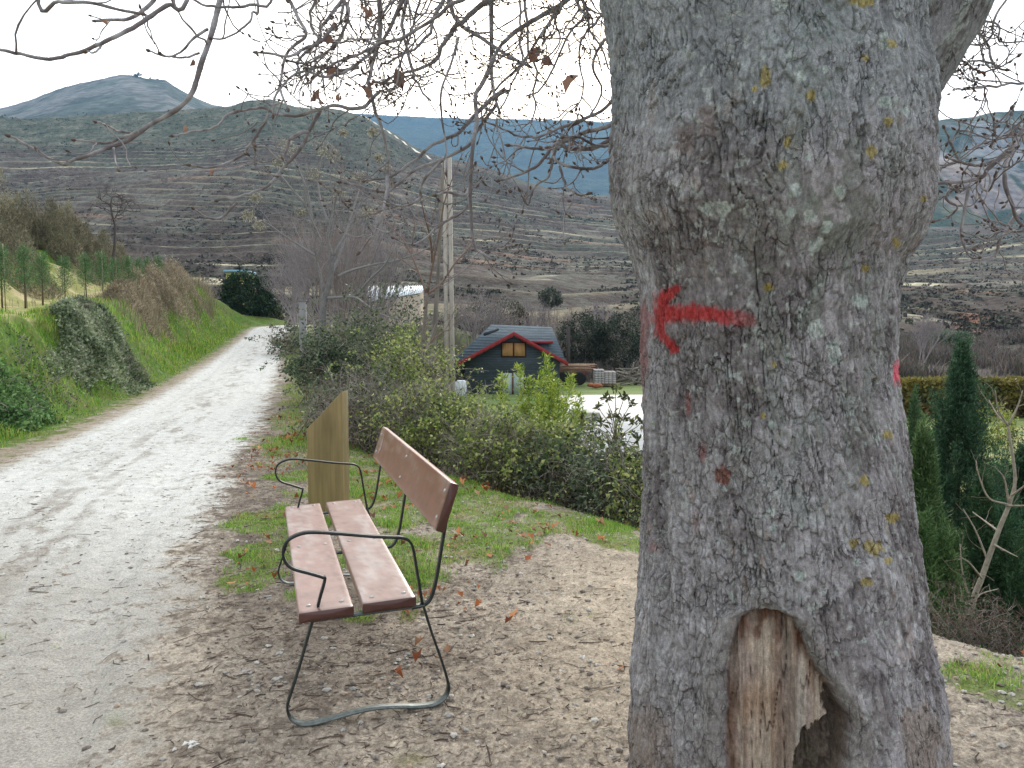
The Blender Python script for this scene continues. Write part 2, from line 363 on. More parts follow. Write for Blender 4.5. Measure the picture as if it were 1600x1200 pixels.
def hit(px, py, y0=3., y1=60.):
    """where the ground really is in that direction"""
    Y = np.linspace(y0, y1, 1500); P_ = at(np.full(1500, float(px)), np.full(1500, float(py)), Y); dz = P_[:, 2]-terr(P_[:, 0], P_[:, 1])[0]
    i = np.argmax(dz < 0) if (dz < 0).any() else int(np.argmin(dz)); return P_[i]
def gz(x, y): return terr(np.asarray(x, float), np.asarray(y, float))[0]

# grass density of the trodden ground, from patches set out in world space
PAT = [(410, 870, .30, 1), (400, 905, .22, .9), (430, 820, .45, 1), (590, 765, .6, 1.1), (560, 740, .8, 1), (700, 860, .38, 1.1), (750, 870, .28, .9), (790, 835, .45, .95), (640, 900, .28, .9), (660, 950, .2, .6), (715, 790, .7, 1.1), (620, 850, .3, .8), (560, 960, .2, .45), (880, 820, .45, .8), (935, 838, .35, .95), (985, 862, .3, .95), (1530, 1058, .22, 1), (1600, 1072, .25, 1), (1700, 1100, .3, 1), (470, 930, .15, .5), (520, 880, .25, .6), (930, 815, .3, 1), (690, 735, .8, .9)]
PATW = [(*onz(x, y)[:2], r, a) for x, y, r, a in PAT]
def grassm(X, Y, d, e, u, w):
    m = np.zeros(X.shape)
    for x, y, r, a in PATW: m = np.maximum(m, a*np.exp(-((X-x)**2+((Y-y)*.8)**2)/(r*r)))
    m = m+fbm(X*3, Y*3, o=4, s=51)*.38
    near = ss(.30, .55, m)
    verge = ss(8.0, 10.5, Y)*ss(1.35, 1.8, -d+fbm(X*1.5, Y*1.5, o=3, s=52)*.35)*ss(1.5, .2, e)
    return np.maximum(near*(u < 0), verge)
DIRT, PALE, DARKD = lin((156, 145, 131)), lin((196, 184, 167)), lin((98, 88, 79))
WHITE, GREY = lin((204, 203, 198)), lin((140, 134, 126))
def gcol(X, Y, z, d, e, u, w, yr):
    n1 = fbm(X*2.2, Y*2.2, o=4, s=61); n2 = fbm(X*9, Y*9, o=4, s=62); n3 = fbm(X*34, Y*34, o=3, s=63); ns = fbm(d*7, yr*1.3, o=4, s=64)
    C = mix(np.broadcast_to(DIRT, X.shape+(3,)), PALE, ss(-.1, .7, n1*.6+n2*.4)*.75)
    C = mix(C, DARKD, ss(.0, .55, n2*.5+n3*.75-n1*.2)*.62); n4 = fbm(X*75, Y*75, o=2, s=67); C = C*(1+.30*n4)[..., None]
    # bright worn patch near the mound
    C = mix(C, lin((196, 180, 158)), np.clip(np.exp(-((X-.75)/.6)**2-((Y-4.2)/1.1)**2)*.8+np.exp(-((X-.35)/.5)**2-((Y-3.2)/.6)**2)*.35, 0, 1)*(.75+.25*n2))
    # white gravel road
    edge = -d+n1*.18+n2*.16+n3*.10
    R = ss(1.42, 1.05, np.abs(d)+n1*.12+n2*.16+n3*.1+np.where(d < 0, ss(7, 2.5, yr)*.18, 0))
    rc = mix(np.broadcast_to(WHITE, X.shape+(3,)), GREY, ss(.15, .8, n2*.5+n3*.55+.25*n1)*.4)
    rc = mix(rc, lin((150, 143, 134)), np.exp(-((d+.1+n1*.2)/.28)**2)*ss(-.1, .5, ns+n2*.5)*.75)
    rc = mix(rc, lin((150, 144, 134)), ss(7.5, 2.8, Y+n1*.6)*.8); rc = mix(rc, lin((128, 118, 108)), ss(.25, .6, n3+n2*.4)*ss(.1, .5, ns+n1*.5)*.5)
    C = mix(C, rc, R)
    C = mix(C, lin((150, 136, 118)), ss(.95, 1.3, d)*ss(2.2, 1.6, d+n1*.25)*.6)
    # shoulder litter band right of the road
    C = mix(C, DARKD*.95, ss(1.2, 1.5, edge)*ss(2.5, 1.8, edge)*ss(3.0, 4.2, Y)*(.4+.45*ss(-.2, .5, n2)))
    gm = grassm(X, Y, d, e, u, w)
    gg = mix(np.broadcast_to(lin((96, 118, 46)), X.shape+(3,)), lin((126, 118, 74)), ss(-.2, .6, n1+n2*.5))
    C = mix(C, gg, gm*(.45+.4*ss(-.3, .3, n2)))
    # left bank, terrace and field
    bank = ss(-.15, .2, u+n2*.3+n1*.25)
    bc = mix(np.broadcast_to(lin((84, 112, 44)), X.shape+(3,)), lin((98, 108, 54)), ss(-.1, .6, n1+n2*.6+n3*.4)); bc = bc*(1+.3*n4)[..., None]
    field = mix(np.broadcast_to(lin((152, 152, 96)), X.shape+(3,)), lin((186, 172, 132)), ss(-.2, .5, n1))
    bc = mix(bc, field, ss(w*.95, w*1.1, u)*ss(w+3.6, w+2.8, u))
    C = mix(C, bc, bank)
    # slope below the plateau and the valley lawn
    C = mix(C, mix(np.broadcast_to(lin((84, 80, 62)), X.shape+(3,)), lin((80, 96, 46)), ss(-.2, .5, n1)), ss(.1, .7, e))
    lawn = mix(np.broadcast_to(lin((104, 124, 72)), X.shape+(3,)), lin((158, 158, 104)), ss(-.3, .6, fbm(X*.3, Y*1.0, o=3, s=65)+n2*.3)*np.where(X > 8, .9, .25))
    C = mix(C, lawn, ss(4.5, 6.5, e)*ss(53, 49, Y))
    C = mix(C, mix(np.broadcast_to(lin((98, 90, 80)), X.shape+(3,)), lin((124, 116, 88)), ss(-.2, .6, fbm(X*.1, Y*.1, o=4, s=66))), ss(50, 54, Y+n1)*ss(2, 4, e)*1.0)
    C = mix(C, lin((84, 78, 74)), ss(52, 58, Y+n1)*ss(3, 6, e))
    return C, R, gm

def gridmesh(name, A, Yv, zf, cf, m, xf=None, smooth=True, maskf=None, names=None):
    pass

# ------------------------------------------------------------------ near ground (one sheet, split into ground and road)
na, ny = 1150, 1150
av = np.linspace(-1.0, 1.0, na); yv = np.geomspace(1.25, 90, ny)
AA, YY = np.meshgrid(av, yv); XX = AA*YY
ZZ, dd, ee, uu, ww, yyr = terr(XX, YY)
hz, _, _, _ = hill(AA, np.full_like(AA, 90.)); 
bl = ss(62, 90, YY); ZZ = ZZ*(1-bl)+hz*bl
CC, RR, GM = gcol(XX, YY, ZZ, dd, ee, uu, ww, yyr)
road_f = (np.abs(dd) < 1.5)
P = np.stack([XX, YY, ZZ], -1)
idx = np.arange(na*ny).reshape(ny, na)
Q = np.stack([idx[:-1, :-1], idx[:-1, 1:], idx[1:, 1:], idx[1:, :-1]], -1).reshape(-1, 4)
rf = (road_f[:-1, :-1] & road_f[1:, 1:]).ravel()
def submesh(name, P, Q, C, m):
    u_, inv = np.unique(Q.ravel(), return_inverse=True)
    b = MB(); b.add(P.reshape(-1, 3)[u_], inv.reshape(-1, 4), c=C.reshape(-1, 3)[u_])
    return tag(b.build(name, m, smooth=True, origin=(0, 0, 0)), kind='structure')
submesh('road', P, Q[rf], CC, M_ground); submesh('ground', P, Q[~rf], CC, M_ground)
# coarse remainder beside and behind the camera
def coarse(X, Y):
    z, d, e, u, w, yr = terr(X, Y); h_, _, _, _ = hill(X/np.maximum(Y, 60), np.full_like(X, 90.)); b = ss(62, 90, Y); z = z*(1-b)+h_*b
    C, _, _ = gcol(X, Y, z, d, e, u, w, yr); return np.stack([X, Y, z], -1), C
mb = MB()
t_ = np.linspace(0, 1, 50)**2.2
for sg in (-1, 1):
    yv2 = yv[::6]; yv2 = np.append(yv2, yv[-1]) if yv2[-1] != yv[-1] else yv2
    T, Y2 = np.meshgrid(t_, yv2); X2 = sg*(1.0*Y2+T*(160+Y2)); Pc, C2 = coarse(X2, Y2); n1_, n2_ = X2.shape
    i = np.arange(n1_*n2_).reshape(n1_, n2_); q = np.stack([i[:-1, :-1], i[:-1, 1:], i[1:, 1:], i[1:, :-1]], -1).reshape(-1, 4)
    mb.add(Pc.reshape(-1, 3), q if sg > 0 else q[:, ::-1], c=C2.reshape(-1, 3))
xs = np.sign(np.linspace(-1, 1, 161))*np.abs(np.linspace(-1, 1, 161))**2.5*161; ys = np.append(-60*np.linspace(1, 0, 40)**2, 1.25)
X2, Y2 = np.meshgrid(xs, ys); Pc, C2 = coarse(X2, Y2); i = np.arange(X2.size).reshape(X2.shape); q = np.stack([i[:-1, :-1], i[:-1, 1:], i[1:, 1:], i[1:, :-1]], -1).reshape(-1, 4)
mb.add(Pc.reshape(-1, 3), q, c=C2.reshape(-1, 3))
tag(mb.build('ground', M_ground, smooth=True, origin=(0, 0, 0)), kind='structure')

# ------------------------------------------------------------------ terraced hillside
na, ny = 900, 620
av = np.linspace(-1.2, 1.2, na); yv = np.concatenate([np.geomspace(90, 640, ny-30), np.linspace(642, 800, 30)])
AA, YY = np.meshgrid(av, yv)
Z, wz, s_, spur = hill(AA, YY)
Z = Z-np.where(YY > 640, (YY-640)**1.2*.35, 0)
XX = AA*YY; PX = 800+F*AA
f = wz-np.floor(wz); tid = np.floor(wz)
n1 = fbm(XX*.02, YY*.02, o=4, s=71); n2 = fbm(XX*.09, YY*.09, o=4, s=72); n3 = fbm(XX*.35, YY*.35, o=3, s=73); tn = vn(tid*1.7, XX*.012, s=74)
SCR = lin((86, 77, 71)); SCG = lin((76, 80, 70)); STR = lin((182, 174, 146)); RED = lin((136, 108, 90))
C = mix(np.broadcast_to(SCR, XX.shape+(3,)), lin((100, 97, 88)), ss(-.2, .6, n2+n3*.6))
C = mix(C, SCG, ss(-.1, .5, n1+.3*n2)*.7*ss(.15, .6, s_)); C = C*(.78+.22*ss(.1, .5, s_))[..., None]
lip = ss(.44, .52, f)*ss(.80, .66, f-.1*tn)
pz = ss(-.35, .25, fbm(XX*.011, YY*.006, o=3, s=78)); C = mix(C, STR, lip*np.clip(.06+.94*ss(-.25, .45, tn+n2*.6+n3*.3), 0, 1)*(.15+.85*pz)*ss(.95, .55, s_+n1*.08)*(.3+.7*ss(.02, .09, s_))); C = C*(1+.22*fbm(XX*.015, YY*.008, o=3, s=79))[..., None]
C = mix(C, lin((120, 112, 84)), ss(.1, .5, tn+n3*.4)*ss(.86, .95, f)*.7)
C = mix(C, RED, ss(.62, .8, vn(tid*2.3, XX*.02, s=75)+n2*.2)*ss(.2, .35, f)*ss(.6, .5, f)*.55)
green = ss(.72, .86, s_+n1*.06+n2*.03)*ss(700, 560, PX)
C = mix(C, mix(np.broadcast_to(lin((80, 85, 72)), XX.shape+(3,)), lin((104, 104, 90)), ss(-.2, .5, n2+n3)), green)
fld = ss(.03, .07, s_)*ss(.05, .45, fbm(XX*.008, YY*.02, o=3, s=76)+.25*tn)*ss(.3, .6, f)*ss(.02, .08, s_)*ss(.8, .6, s_); C = mix(C, lin((134, 126, 102)), fld*.6)
C = mix(C, lin((150, 112, 92)), np.exp(-((PX-1512-(s_-.05)*250)/22)**2)*ss(.012, .02, s_)*ss(.10, .08, s_)*.8)
# hillside sheet; the pale strip by the right-hand ridge follows
P = np.stack([XX, YY, Z], -1); idx = np.arange(na*ny).reshape(ny, na)
Q = np.stack([idx[:-1, :-1], idx[:-1, 1:], idx[1:, 1:], idx[1:, :-1]], -1).reshape(-1, 4)
mb = MB(); mb.add(P.reshape(-1, 3), Q, c=C.reshape(-1, 3))
tag(mb.build('hillside', M_hill, smooth=True, origin=(0, 0, 0)), kind='structure')
def hz_at(a, Y): return hill(np.asarray(a, float), np.asarray(Y, float))[0]
# pale strip laid over the hillside near its right-hand crest
tp = np.array([(572, 620), (600, 612), (630, 600), (660, 590), (686, 580)]); pxs = np.linspace(566, 692, 60); Yt = np.interp(pxs, tp[:, 0], tp[:, 1]); A_ = (pxs-800)/F
mb = MB(); vv = []
for o_ in (0, -4):
    vv.append(np.stack([A_*(Yt+o_), Yt+o_, hz_at(A_, Yt+o_)+3.6], 1))
i = np.arange(59); mb.add(np.vstack(vv), np.stack([i, i+60, i+61, i+1], 1), c=lin((225, 220, 205)))
tag(mb.build('pale_strip', M_hill, origin=(0, 0, 0)), kind='structure')
# scrub on the terraces: countless shrubs
n = 60000; g = np.random.default_rng(3)
Ys = 95*np.exp(g.random(n)*math.log(640/95)); As = g.uniform(-.85, .85, n)
zz, wzz, sz, sp_ = hill(As, Ys); fz = wzz-np.floor(wzz)
keep = (fbm(As*Ys*.02, Ys*.02, o=3, s=77)+.5*g.random(n) > .02) & (g.random(n) < np.where((fz < .42) | (fz > .85), .95, .15)); As, Ys, zz, sz = As[keep], Ys[keep], zz[keep], sz[keep]; n = len(As)
sub = 9; rr = (.25+.6*g.random(n)**2.5+2.2*(g.random(n) > .988))*(1+Ys/700)
D = rdir(n*sub, g).reshape(n, sub, 3); D[..., 2] = np.abs(D[..., 2])*.6; D[..., 0] *= 1.7
Pp = np.stack([As*Ys, Ys, zz], 1)[:, None]+D*rr[:, None, None]*(.35+.65*g.random((n, sub, 1)))
pal = np.array([lin(c) for c in ((76, 71, 68), (90, 84, 78), (68, 72, 60), (80, 86, 72), (102, 96, 86), (70, 66, 62))])
cs = pal[g.integers(0, 6, n)]; cs = np.where((sz > .72)[:, None], cs*.4+lin((66, 82, 58))*.6*(.5+g.random((n, 1))), cs)
sz_ = np.minimum(np.repeat(rr*.75, sub), .75*(1+np.repeat(Ys, sub)/500)); Pq = Pp.reshape(-1, 3); nn = len(Pq); D2 = rdir(nn, g); A2 = unit(np.cross(D2, rdir(nn, g)))
v = np.stack([Pq-D2*sz_[:, None]*.5, Pq+A2*sz_[:, None]*.4, Pq+D2*sz_[:, None]*.5, Pq-A2*sz_[:, None]*.4], 1); i = np.arange(nn)*4
mb = MB(); mb.add(v.reshape(-1, 3), np.stack([i, i+1, i+2, i+3], 1), c=np.repeat(np.repeat(cs, sub, 0)*(.75+.5*g.random((nn, 1))), 4, 0))
tag(mb.build('scrub', M_hill), 'grey leafless scrub and low shrubs covering the terraced hillside', 'scrub', kind='stuff')

# ------------------------------------------------------------------ far mountains
def mountain(name, tab, px0, px1, Yf, Yr, Yb, pyb, col, nz=.02, n_a=500, s=0, kind=None):
    tab = np.array(tab, float); pa = np.linspace(px0, px1, n_a); n_y = 160
    sv = np.linspace(0, 1, n_y); PA, SV = np.meshgrid(pa, sv); a = (PA-800)/F
    er = EP(np.interp(PA, tab[:, 0], tab[:, 1]))+fbm(PA*.045, PA*0, o=4, s=s)*.0012
    eb = float(EP(np.array([pyb]))[0]); Y = Yf+(Yr-Yf)*SV
    X = a*Y
    k = 6.0/Yr
    rg = fbm(X*k, Y*k*.6, o=6, s=s+5)
    E = eb+(er-eb)*SV**.8+rg*nz*np.sin(SV*pi)**.8
    if kind == 'cliff': E = E+.018*ss(-.1, .12, np.sin(SV*9+rg*3))*np.sin(SV*pi)
    z = 1.55+Y*E; C = col(PA, SV, X, Y, z, rg, E)
    # back side
    Yk = np.linspace(Yr, Yb, 12)[1:]; Xk = a[0][None]*Yk[:, None]; zk = z[-1][None]-(Yk[:, None]-Yr)*.5
    X = np.vstack([X, Xk]); Y = np.vstack([Y, np.repeat(Yk[:, None], n_a, 1)]); z = np.vstack([z, zk]); C = np.concatenate([C, np.repeat(C[-1:], 11, 0)])
    i = np.arange(X.size).reshape(X.shape); q = np.stack([i[:-1, :-1], i[:-1, 1:], i[1:, 1:], i[1:, :-1]], -1).reshape(-1, 4)
    mb = MB(); mb.add(np.stack([X, Y, z], -1).reshape(-1, 3), q, c=C.reshape(-1, 3))
    return tag(mb.build(name, M_mount, smooth=True, origin=(0, 0, 0)), kind='structure')
def c_sum(PA, SV, X, Y, z, rg, E):
    n = fbm(X*.02, Y*.02, o=4, s=81); C = mix(np.broadcast_to(lin((112, 112, 108)), X.shape+(3,)), lin((84, 92, 84)), ss(0, .4, n))
    return mix(C, lin((126, 124, 118)), ss(.1, .5, rg)*.4)
mountain('summit', [(-900, 215), (-400, 200), (-60, 178), (0, 171), (14, 171), (60, 157), (100, 143), (140, 130), (170, 124), (200, 118), (220, 117), (250, 123), (272, 126), (290, 136), (320, 154), (345, 164), (375, 168), (420, 172), (520, 190)], -900, 520, 900, 1300, 1700, 215, c_sum, nz=.005, s=91)
def c_for(PA, SV, X, Y, z, rg, E):
    n = fbm(X*.012, Y*.012, o=5, s=82); return mix(np.broadcast_to(lin((34, 48, 36)), X.shape+(3,)), lin((52, 64, 48)), ss(-.2, .5, n))
mountain('mountain', [(250, 190), (400, 178), (500, 174), (560, 178), (620, 181), (700, 184), (800, 186), (950, 190), (1100, 196), (1400, 200)], 250, 1400, 1900, 3000, 3600, 330, c_for, nz=.012, s=92, n_a=700)
def c_cl(PA, SV, X, Y, z, rg, E):
    n = fbm(X*.02, z*.03, o=5, s=83); n2 = fbm(X*.05, z*.012, o=4, s=84)
    C = mix(np.broadcast_to(lin((62, 72, 50)), X.shape+(3,)), lin((92, 92, 70)), ss(-.2, .5, n))
    py = 512-E*F
    rk = ss(0, .25, n*.7+n2*.5+.55-np.abs((py-265)/75)**2*.75-np.clip((1490-PA)/60, 0, 2))
    R = mix(np.broadcast_to(lin((130, 128, 126)), X.shape+(3,)), lin((142, 124, 110)), ss(240, 320, py+n*50))
    R = mix(R, lin((110, 102, 100)), ss(0, .6, n2)*.7)
    return mix(C, R, rk)
mountain('cliff', [(1100, 215), (1300, 200), (1465, 187), (1500, 183), (1530, 177), (1560, 173), (1600, 169), (1700, 160), (1900, 175), (2400, 200)], 1150, 2400, 1000, 1350, 1700, 365, c_cl, nz=.03, s=93, kind='cliff')
# bushes standing out on the summit's skyline
HZ_TREES = [(130, 131, 6), (155, 127, 5), (165, 124, 4), (192, 118, 7), (215, 116, 9), (235, 119, 3), (246, 121, 3)]
for j, (px, py, r) in enumerate(HZ_TREES):
    Yt = 1298; r_m = r*Yt/F; r_m *= .55; c = at(px, py+3, Yt); mb = MB(); g = np.random.default_rng(900+j)
    Pq = c+rdir(60, g)*g.random((60, 1))**.4*[r_m, r_m, r_m*.7]; leaves(mb, Pq, r_m*.8, lin((44, 54, 40)), g)
    o = mb.build('bush', M_hill); tag(o, ['small dark bush on the left shoulder of the distant summit', 'tiny dark bush on the summit skyline, second of the left pair', 'tiny round bush just left of the summit top', 'dark bush on top of the distant rounded summit', 'largest dark bush on top of the distant summit', 'tiny bush right of the summit top on the skyline', 'rightmost tiny bush on the summit skyline'][j], 'bush', 'bushes along the summit skyline')

# ------------------------------------------------------------------ chestnut trunk
#        py: left px, right px
SIL = np.array([(-420, 925, 1420), (-150, 922, 1415), (0, 942, 1440), (60, 950, 1446), (110, 955, 1448), (150, 957, 1459), (200, 957, 1463), (260, 952, 1462), (310, 952, 1462), (345, 960, 1458), (380, 977, 1440), (410, 988, 1415), (450, 998, 1405), (500, 1001, 1400), (560, 1003, 1402), (620, 1006, 1410), (700, 1006, 1424), (800, 1003, 1440), (860, 999, 1448), (930, 995, 1457), (1000, 991, 1470), (1060, 989, 1484), (1120, 987, 1490), (1200, 985, 1490), (1300, 975, 1500), (1400, 945, 1545), (1480, 900, 1600), (1600, 800, 1700)], float)
TY = 2.42
zz_ = np.concatenate([np.linspace(-.12, .18, 40), np.linspace(.18, 2.75, 960)[1:], np.linspace(2.75, 3.2, 60)[1:]])
# image row of each height at the trunk's depth
sp, cp = math.sin(PITCH), math.cos(PITCH)
pyz = proj(np.stack([0*zz_, 0*zz_+TY, zz_], -1))[1]
Lp = np.interp(pyz, SIL[:, 0], SIL[:, 1]); Rp = np.interp(pyz, SIL[:, 0], SIL[:, 2])
k_ = np.ones(9)/9; 
def smo(v): return np.convolve(np.pad(v, 4, mode='edge'), k_, 'valid')
Lp, Rp = smo(Lp), smo(Rp)
fw = TY*cp-(zz_-1.55)*sp
bl_, br_ = np.arctan((Lp-800)/F*fw/TY), np.arctan((Rp-800)/F*fw/TY)
bc_ = (bl_+br_)/2; hw_ = (br_-bl_)/2
CX = np.tan(bc_)*TY; Dist = np.hypot(CX, TY); RAD = Dist*np.sin(hw_)
# angular sampling: dense on the visible half
th = np.concatenate([np.linspace(radians(165), radians(385), 640), np.linspace(radians(385), radians(525), 90)[1:-1]])
TH, ZT = np.meshgrid(th, zz_); Rb = np.repeat(RAD[:, None], len(th), 1); Cx = np.repeat(CX[:, None], len(th), 1)
vx, vy = np.cos(TH), np.sin(TH)                # outward; -Y faces the camera
bx, by, bz = Cx+Rb*vx, TY+Rb*vy, ZT
# silhouette-preserving lobes: strongest facing the camera, nil at the outline
face = np.clip(-vy, 0, 1)
lob = fbm(vx*1.6+5, vy*1.6, ZT*1.1, o=3, s=101)
sx = TH*.43; warp = fbm(sx*9, ZT*6, o=3, s=102)*.35; warp2 = fbm(sx*9+40, ZT*6, o=3, s=103)*.35
twx = sx+ZT*.03
def tile(x): return x
wx, wy = twx*52+warp*2.2, ZT*17+warp2*2.2
f1, f2, cid, dyc = worley(wx, wy, 110)
g1 = f2-f1
f1b, f2b, cidb, dyb = worley(twx*120+warp*4, ZT*60+warp2*4, 120); g2 = f2b-f1b
ver = fbm(twx*34+warp*1.6, ZT*4.2+warp2*1.5, o=4, s=130)      # long vertical fissures
ver2 = fbm(twx*60+warp*2, ZT*9, o=3, s=131)
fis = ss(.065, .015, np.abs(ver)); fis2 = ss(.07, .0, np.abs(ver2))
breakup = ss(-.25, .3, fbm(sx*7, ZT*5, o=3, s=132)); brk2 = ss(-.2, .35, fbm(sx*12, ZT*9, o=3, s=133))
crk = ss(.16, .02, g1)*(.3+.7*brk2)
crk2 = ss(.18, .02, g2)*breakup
DR = lob*.024*(.1+.9*face)+(cid-.5)*.006+ (-dyc)*.004*(1-crk)
DR = DR-.0042*crk-.0018*crk2-.010*fis*breakup-.005*fis2*brk2
DR = DR+fbm(sx*60, ZT*40, o=4, s=134)*.0034+fbm(sx*14, ZT*9, o=3, s=135)*.007
B0 = np.stack([bx, by, bz], -1); PXt, PYt = proj(B0); front = (vy < .15)
# ropy flutes down the left flank and bulge under the fork
rope = np.exp(-((PXt-1030)/45)**2)*ss(430, 620, PYt)*front; DR = DR+rope*.012*np.sin(PXt*.16+ZT*2)
# the wound: arched opening, callus lip, recessed wood
ax = 1196+ (PYt-950)*.05; topy = 950.
hl = np.interp(PYt, [940, 950, 965, 1000, 1060, 1130, 1250, 1600], [0, 14, 42, 60, 70, 74, 76, 76])
hr = np.interp(PYt, [940, 950, 965, 1000, 1050, 1085, 1120, 1160, 1200, 1300, 1600], [0, 12, 42, 60, 80, 106, 124, 126, 116, 80, 80])
dxn = np.where(PXt < ax, (PXt-ax)/np.maximum(hl, 1), (PXt-ax)/np.maximum(hr, 1))
wob = fbm(PXt*.03, PYt*.03, o=2, s=140)*.05
sdw = np.where(PXt < ax, hl-(ax-PXt), hr-(PXt-ax))+wob*40        # px inside the opening
sdw = np.where(PYt < topy, -np.hypot(PXt-ax, (PYt-topy))*1.0, sdw)*1.0
sdw = np.where(front, sdw, -999)
ins = ss(-3, 9, sdw); lipm = np.exp(-((sdw+16)/15)**2)*(PYt > 900)
calm = np.exp(-(np.clip(-sdw-10, 0, 999)/34)**2)*(sdw < 4)       # smooth callus zone
DR = np.where(sdw > -70, DR*(1-.55*calm*(sdw < 0)), DR)
DR = DR+.024*lipm*front
grain = fbm(PXt*.11, PYt*.006+warp, o=4, s=141)
deepx = 1290+fbm(PYt*.05, PYt*0, o=3, s=142)*10-(PYt-1100)*.02
jag = np.interp(PXt, [1234, 1244, 1252, 1260, 1268, 1276, 1286], [1230, 1174, 1160, 1138, 1150, 1132, 1140])+fbm(PXt*.2, PXt*0, o=3, s=143)*9      # rotten edge of the pale wood
deep = np.maximum(ss(-2, 10, PXt-deepx-ss(1090, 1000, PYt)*40), ss(-2, 5, PYt-jag)*ss(1236, 1242, PXt))*ins
wcr = ss(.06, .0, np.abs(fbm(PXt*.05, PYt*.004+3, o=3, s=144)))
DR = DR*(1-ins)+ins*(-.028+.014*grain-.010*wcr+.012*np.cos((PXt-1195)/60))
DR = DR-deep*(.036+.012*fbm(PXt*.06, PYt*.06, o=3, s=145))
R_ = Rb+DR
V = np.stack([Cx+R_*vx, TY+R_*vy, ZT], -1)
# root flare wobble near the soil
V[..., 0] += 0; 
# ---- bark colour: tissue, crack shading, lichens, paint
c1 = lin((146, 142, 144)); c2 = lin((118, 112, 113)); c3 = lin((174, 173, 177)); 
nA = fbm(sx*5, ZT*3, o=4, s=150); nB = fbm(sx*22, ZT*14, o=4, s=151); nC = fbm(sx*90, ZT*70, o=3, s=152)
C = mix(np.broadcast_to(c1, V.shape), c2, ss(-.2, .5, nA+.4*nB)); C = mix(C, c3, ss(.0, .6, nB-.3*nA)*.6)
C = C*(1+.30*(cid-.5))[..., None]*(1+.27*nC*ss(-.6, .2, nA+nB)+.10*(cidb-.5))[..., None]
C = mix(C, lin((66, 58, 56)), np.clip(.35*crk*brk2+.52*fis*breakup+.12*crk2+.25*fis2*brk2*breakup, 0, .7))  # fissures darkened in the colour: darker inner bark and painted shade
C = mix(C, lin((136, 116, 106)), ss(.55, .8, h3(np.floor(wx), np.floor(wy), np.zeros_like(wx), 9)+0*nB)*ss(.3, .6, nB)*.5)
# damp greenish-dark algae streak, upper middle-right to the foot
stx = np.interp(PYt, [-100, 0, 250, 500, 700, 1000], [1250, 1275, 1300, 1290, 1260, 1330]); stw = np.interp(PYt, [0, 300, 600, 900], [55, 70, 110, 120])
st = np.exp(-((PXt-stx)/stw)**2)*front
C = mix(C, lin((84, 84, 76)), st*ss(-.5, .3, nB+nC*.4)*.65*ss(900, 300, PYt))
C = mix(C, lin((116, 124, 116)), np.exp(-((PXt-1290)/170)**2)*front*ss(-.1, .4, nB+.5*nC)*.45*ss(1000, 700, PYt))
# pale bluish upper part
C = mix(C, lin((140, 148, 152)), ss(260, 120, PYt+nB*50)*.45*front)
# lichens
LIC = [(1275, 515, 24), (1300, 540, 22), (1105, 325, 18), (1130, 325, 16), (1240, 300, 20), (1250, 120, 14), (1235, 90, 12), (1380, 160, 20), (1412, 175, 15), (1375, 60, 18), (1378, 70, 15), (1285, 110, 12), (1310, 300, 18), (1262, 245, 14), (1215, 10, 22), (1205, 800, 10), (1210, 825, 12), (1250, 900, 14), (1252, 820, 10), (1307, 1021, 9), (1350, 1000, 9), (1205, 665, 10), (1170, 663, 9), (1128, 765, 8), (1333, 645, 8), (1375, 685, 9), (1265, 340, 16), (1290, 355, 14), (1340, 880, 10), (1300, 560, 26), (1230, 560, 12), (1340, 470, 18), (1142, 915, 6), (1225, 855, 8), (1165, 540, 6), (1152, 625, 6), (1270, 385, 22), (1235, 330, 16), (1180, 870, 6)]
lm = np.zeros(TH.shape)
for x, y, r in LIC: lm = np.maximum(lm, np.exp(-((PXt-x)**2+(PYt-y)**2)/(r*r*.36)))
lm = ss(.34, .55, lm+(nC*.35+nB*.25)*ss(.05, .3, lm))*front
C = mix(C, mix(np.broadcast_to(lin((150, 162, 156)), V.shape), lin((174, 180, 176)), ss(-.2, .4, nC)), lm*.85)
spk = ss(.55, .7, fbm(sx*55, ZT*50, o=3, s=155))*ss(-.1, .4, nA+.3)*front; C = mix(C, lin((168, 174, 170)), spk*.6)
YEL = [(1197, 122, 9, 15), (1340, 5, 22, 9), (1223, 258, 7, 9), (1384, 192, 7, 8), (1402, 378, 6, 9), (1230, 222, 6, 9), (1358, 237, 6, 14), (1443, 310, 6, 6), (1203, 449, 8, 7), (1352, 420, 6, 6), (1388, 680, 6, 7), (1350, 750, 5, 8), (1192, 650, 4, 6), (1366, 857, 12, 12), (1395, 810, 12, 8), (1335, 850, 8, 8), (1355, 910, 10, 8), (1385, 875, 8, 6), (1180, 140, 5, 5), (1265, 150, 7, 10), (1350, 92, 10, 6), (1390, 70, 7, 9), (1210, 570, 4, 6)]
ym = np.zeros(TH.shape)
for x, y, a_, b_ in YEL: ym = np.maximum(ym, np.exp(-((PXt-x)/a_)**2-((PYt-y)/b_)**2))
ym = ss(.3, .55, ym+nC*.3*(ym > .08))*front; C = mix(C, lin((158, 140, 50)), ym*.62)
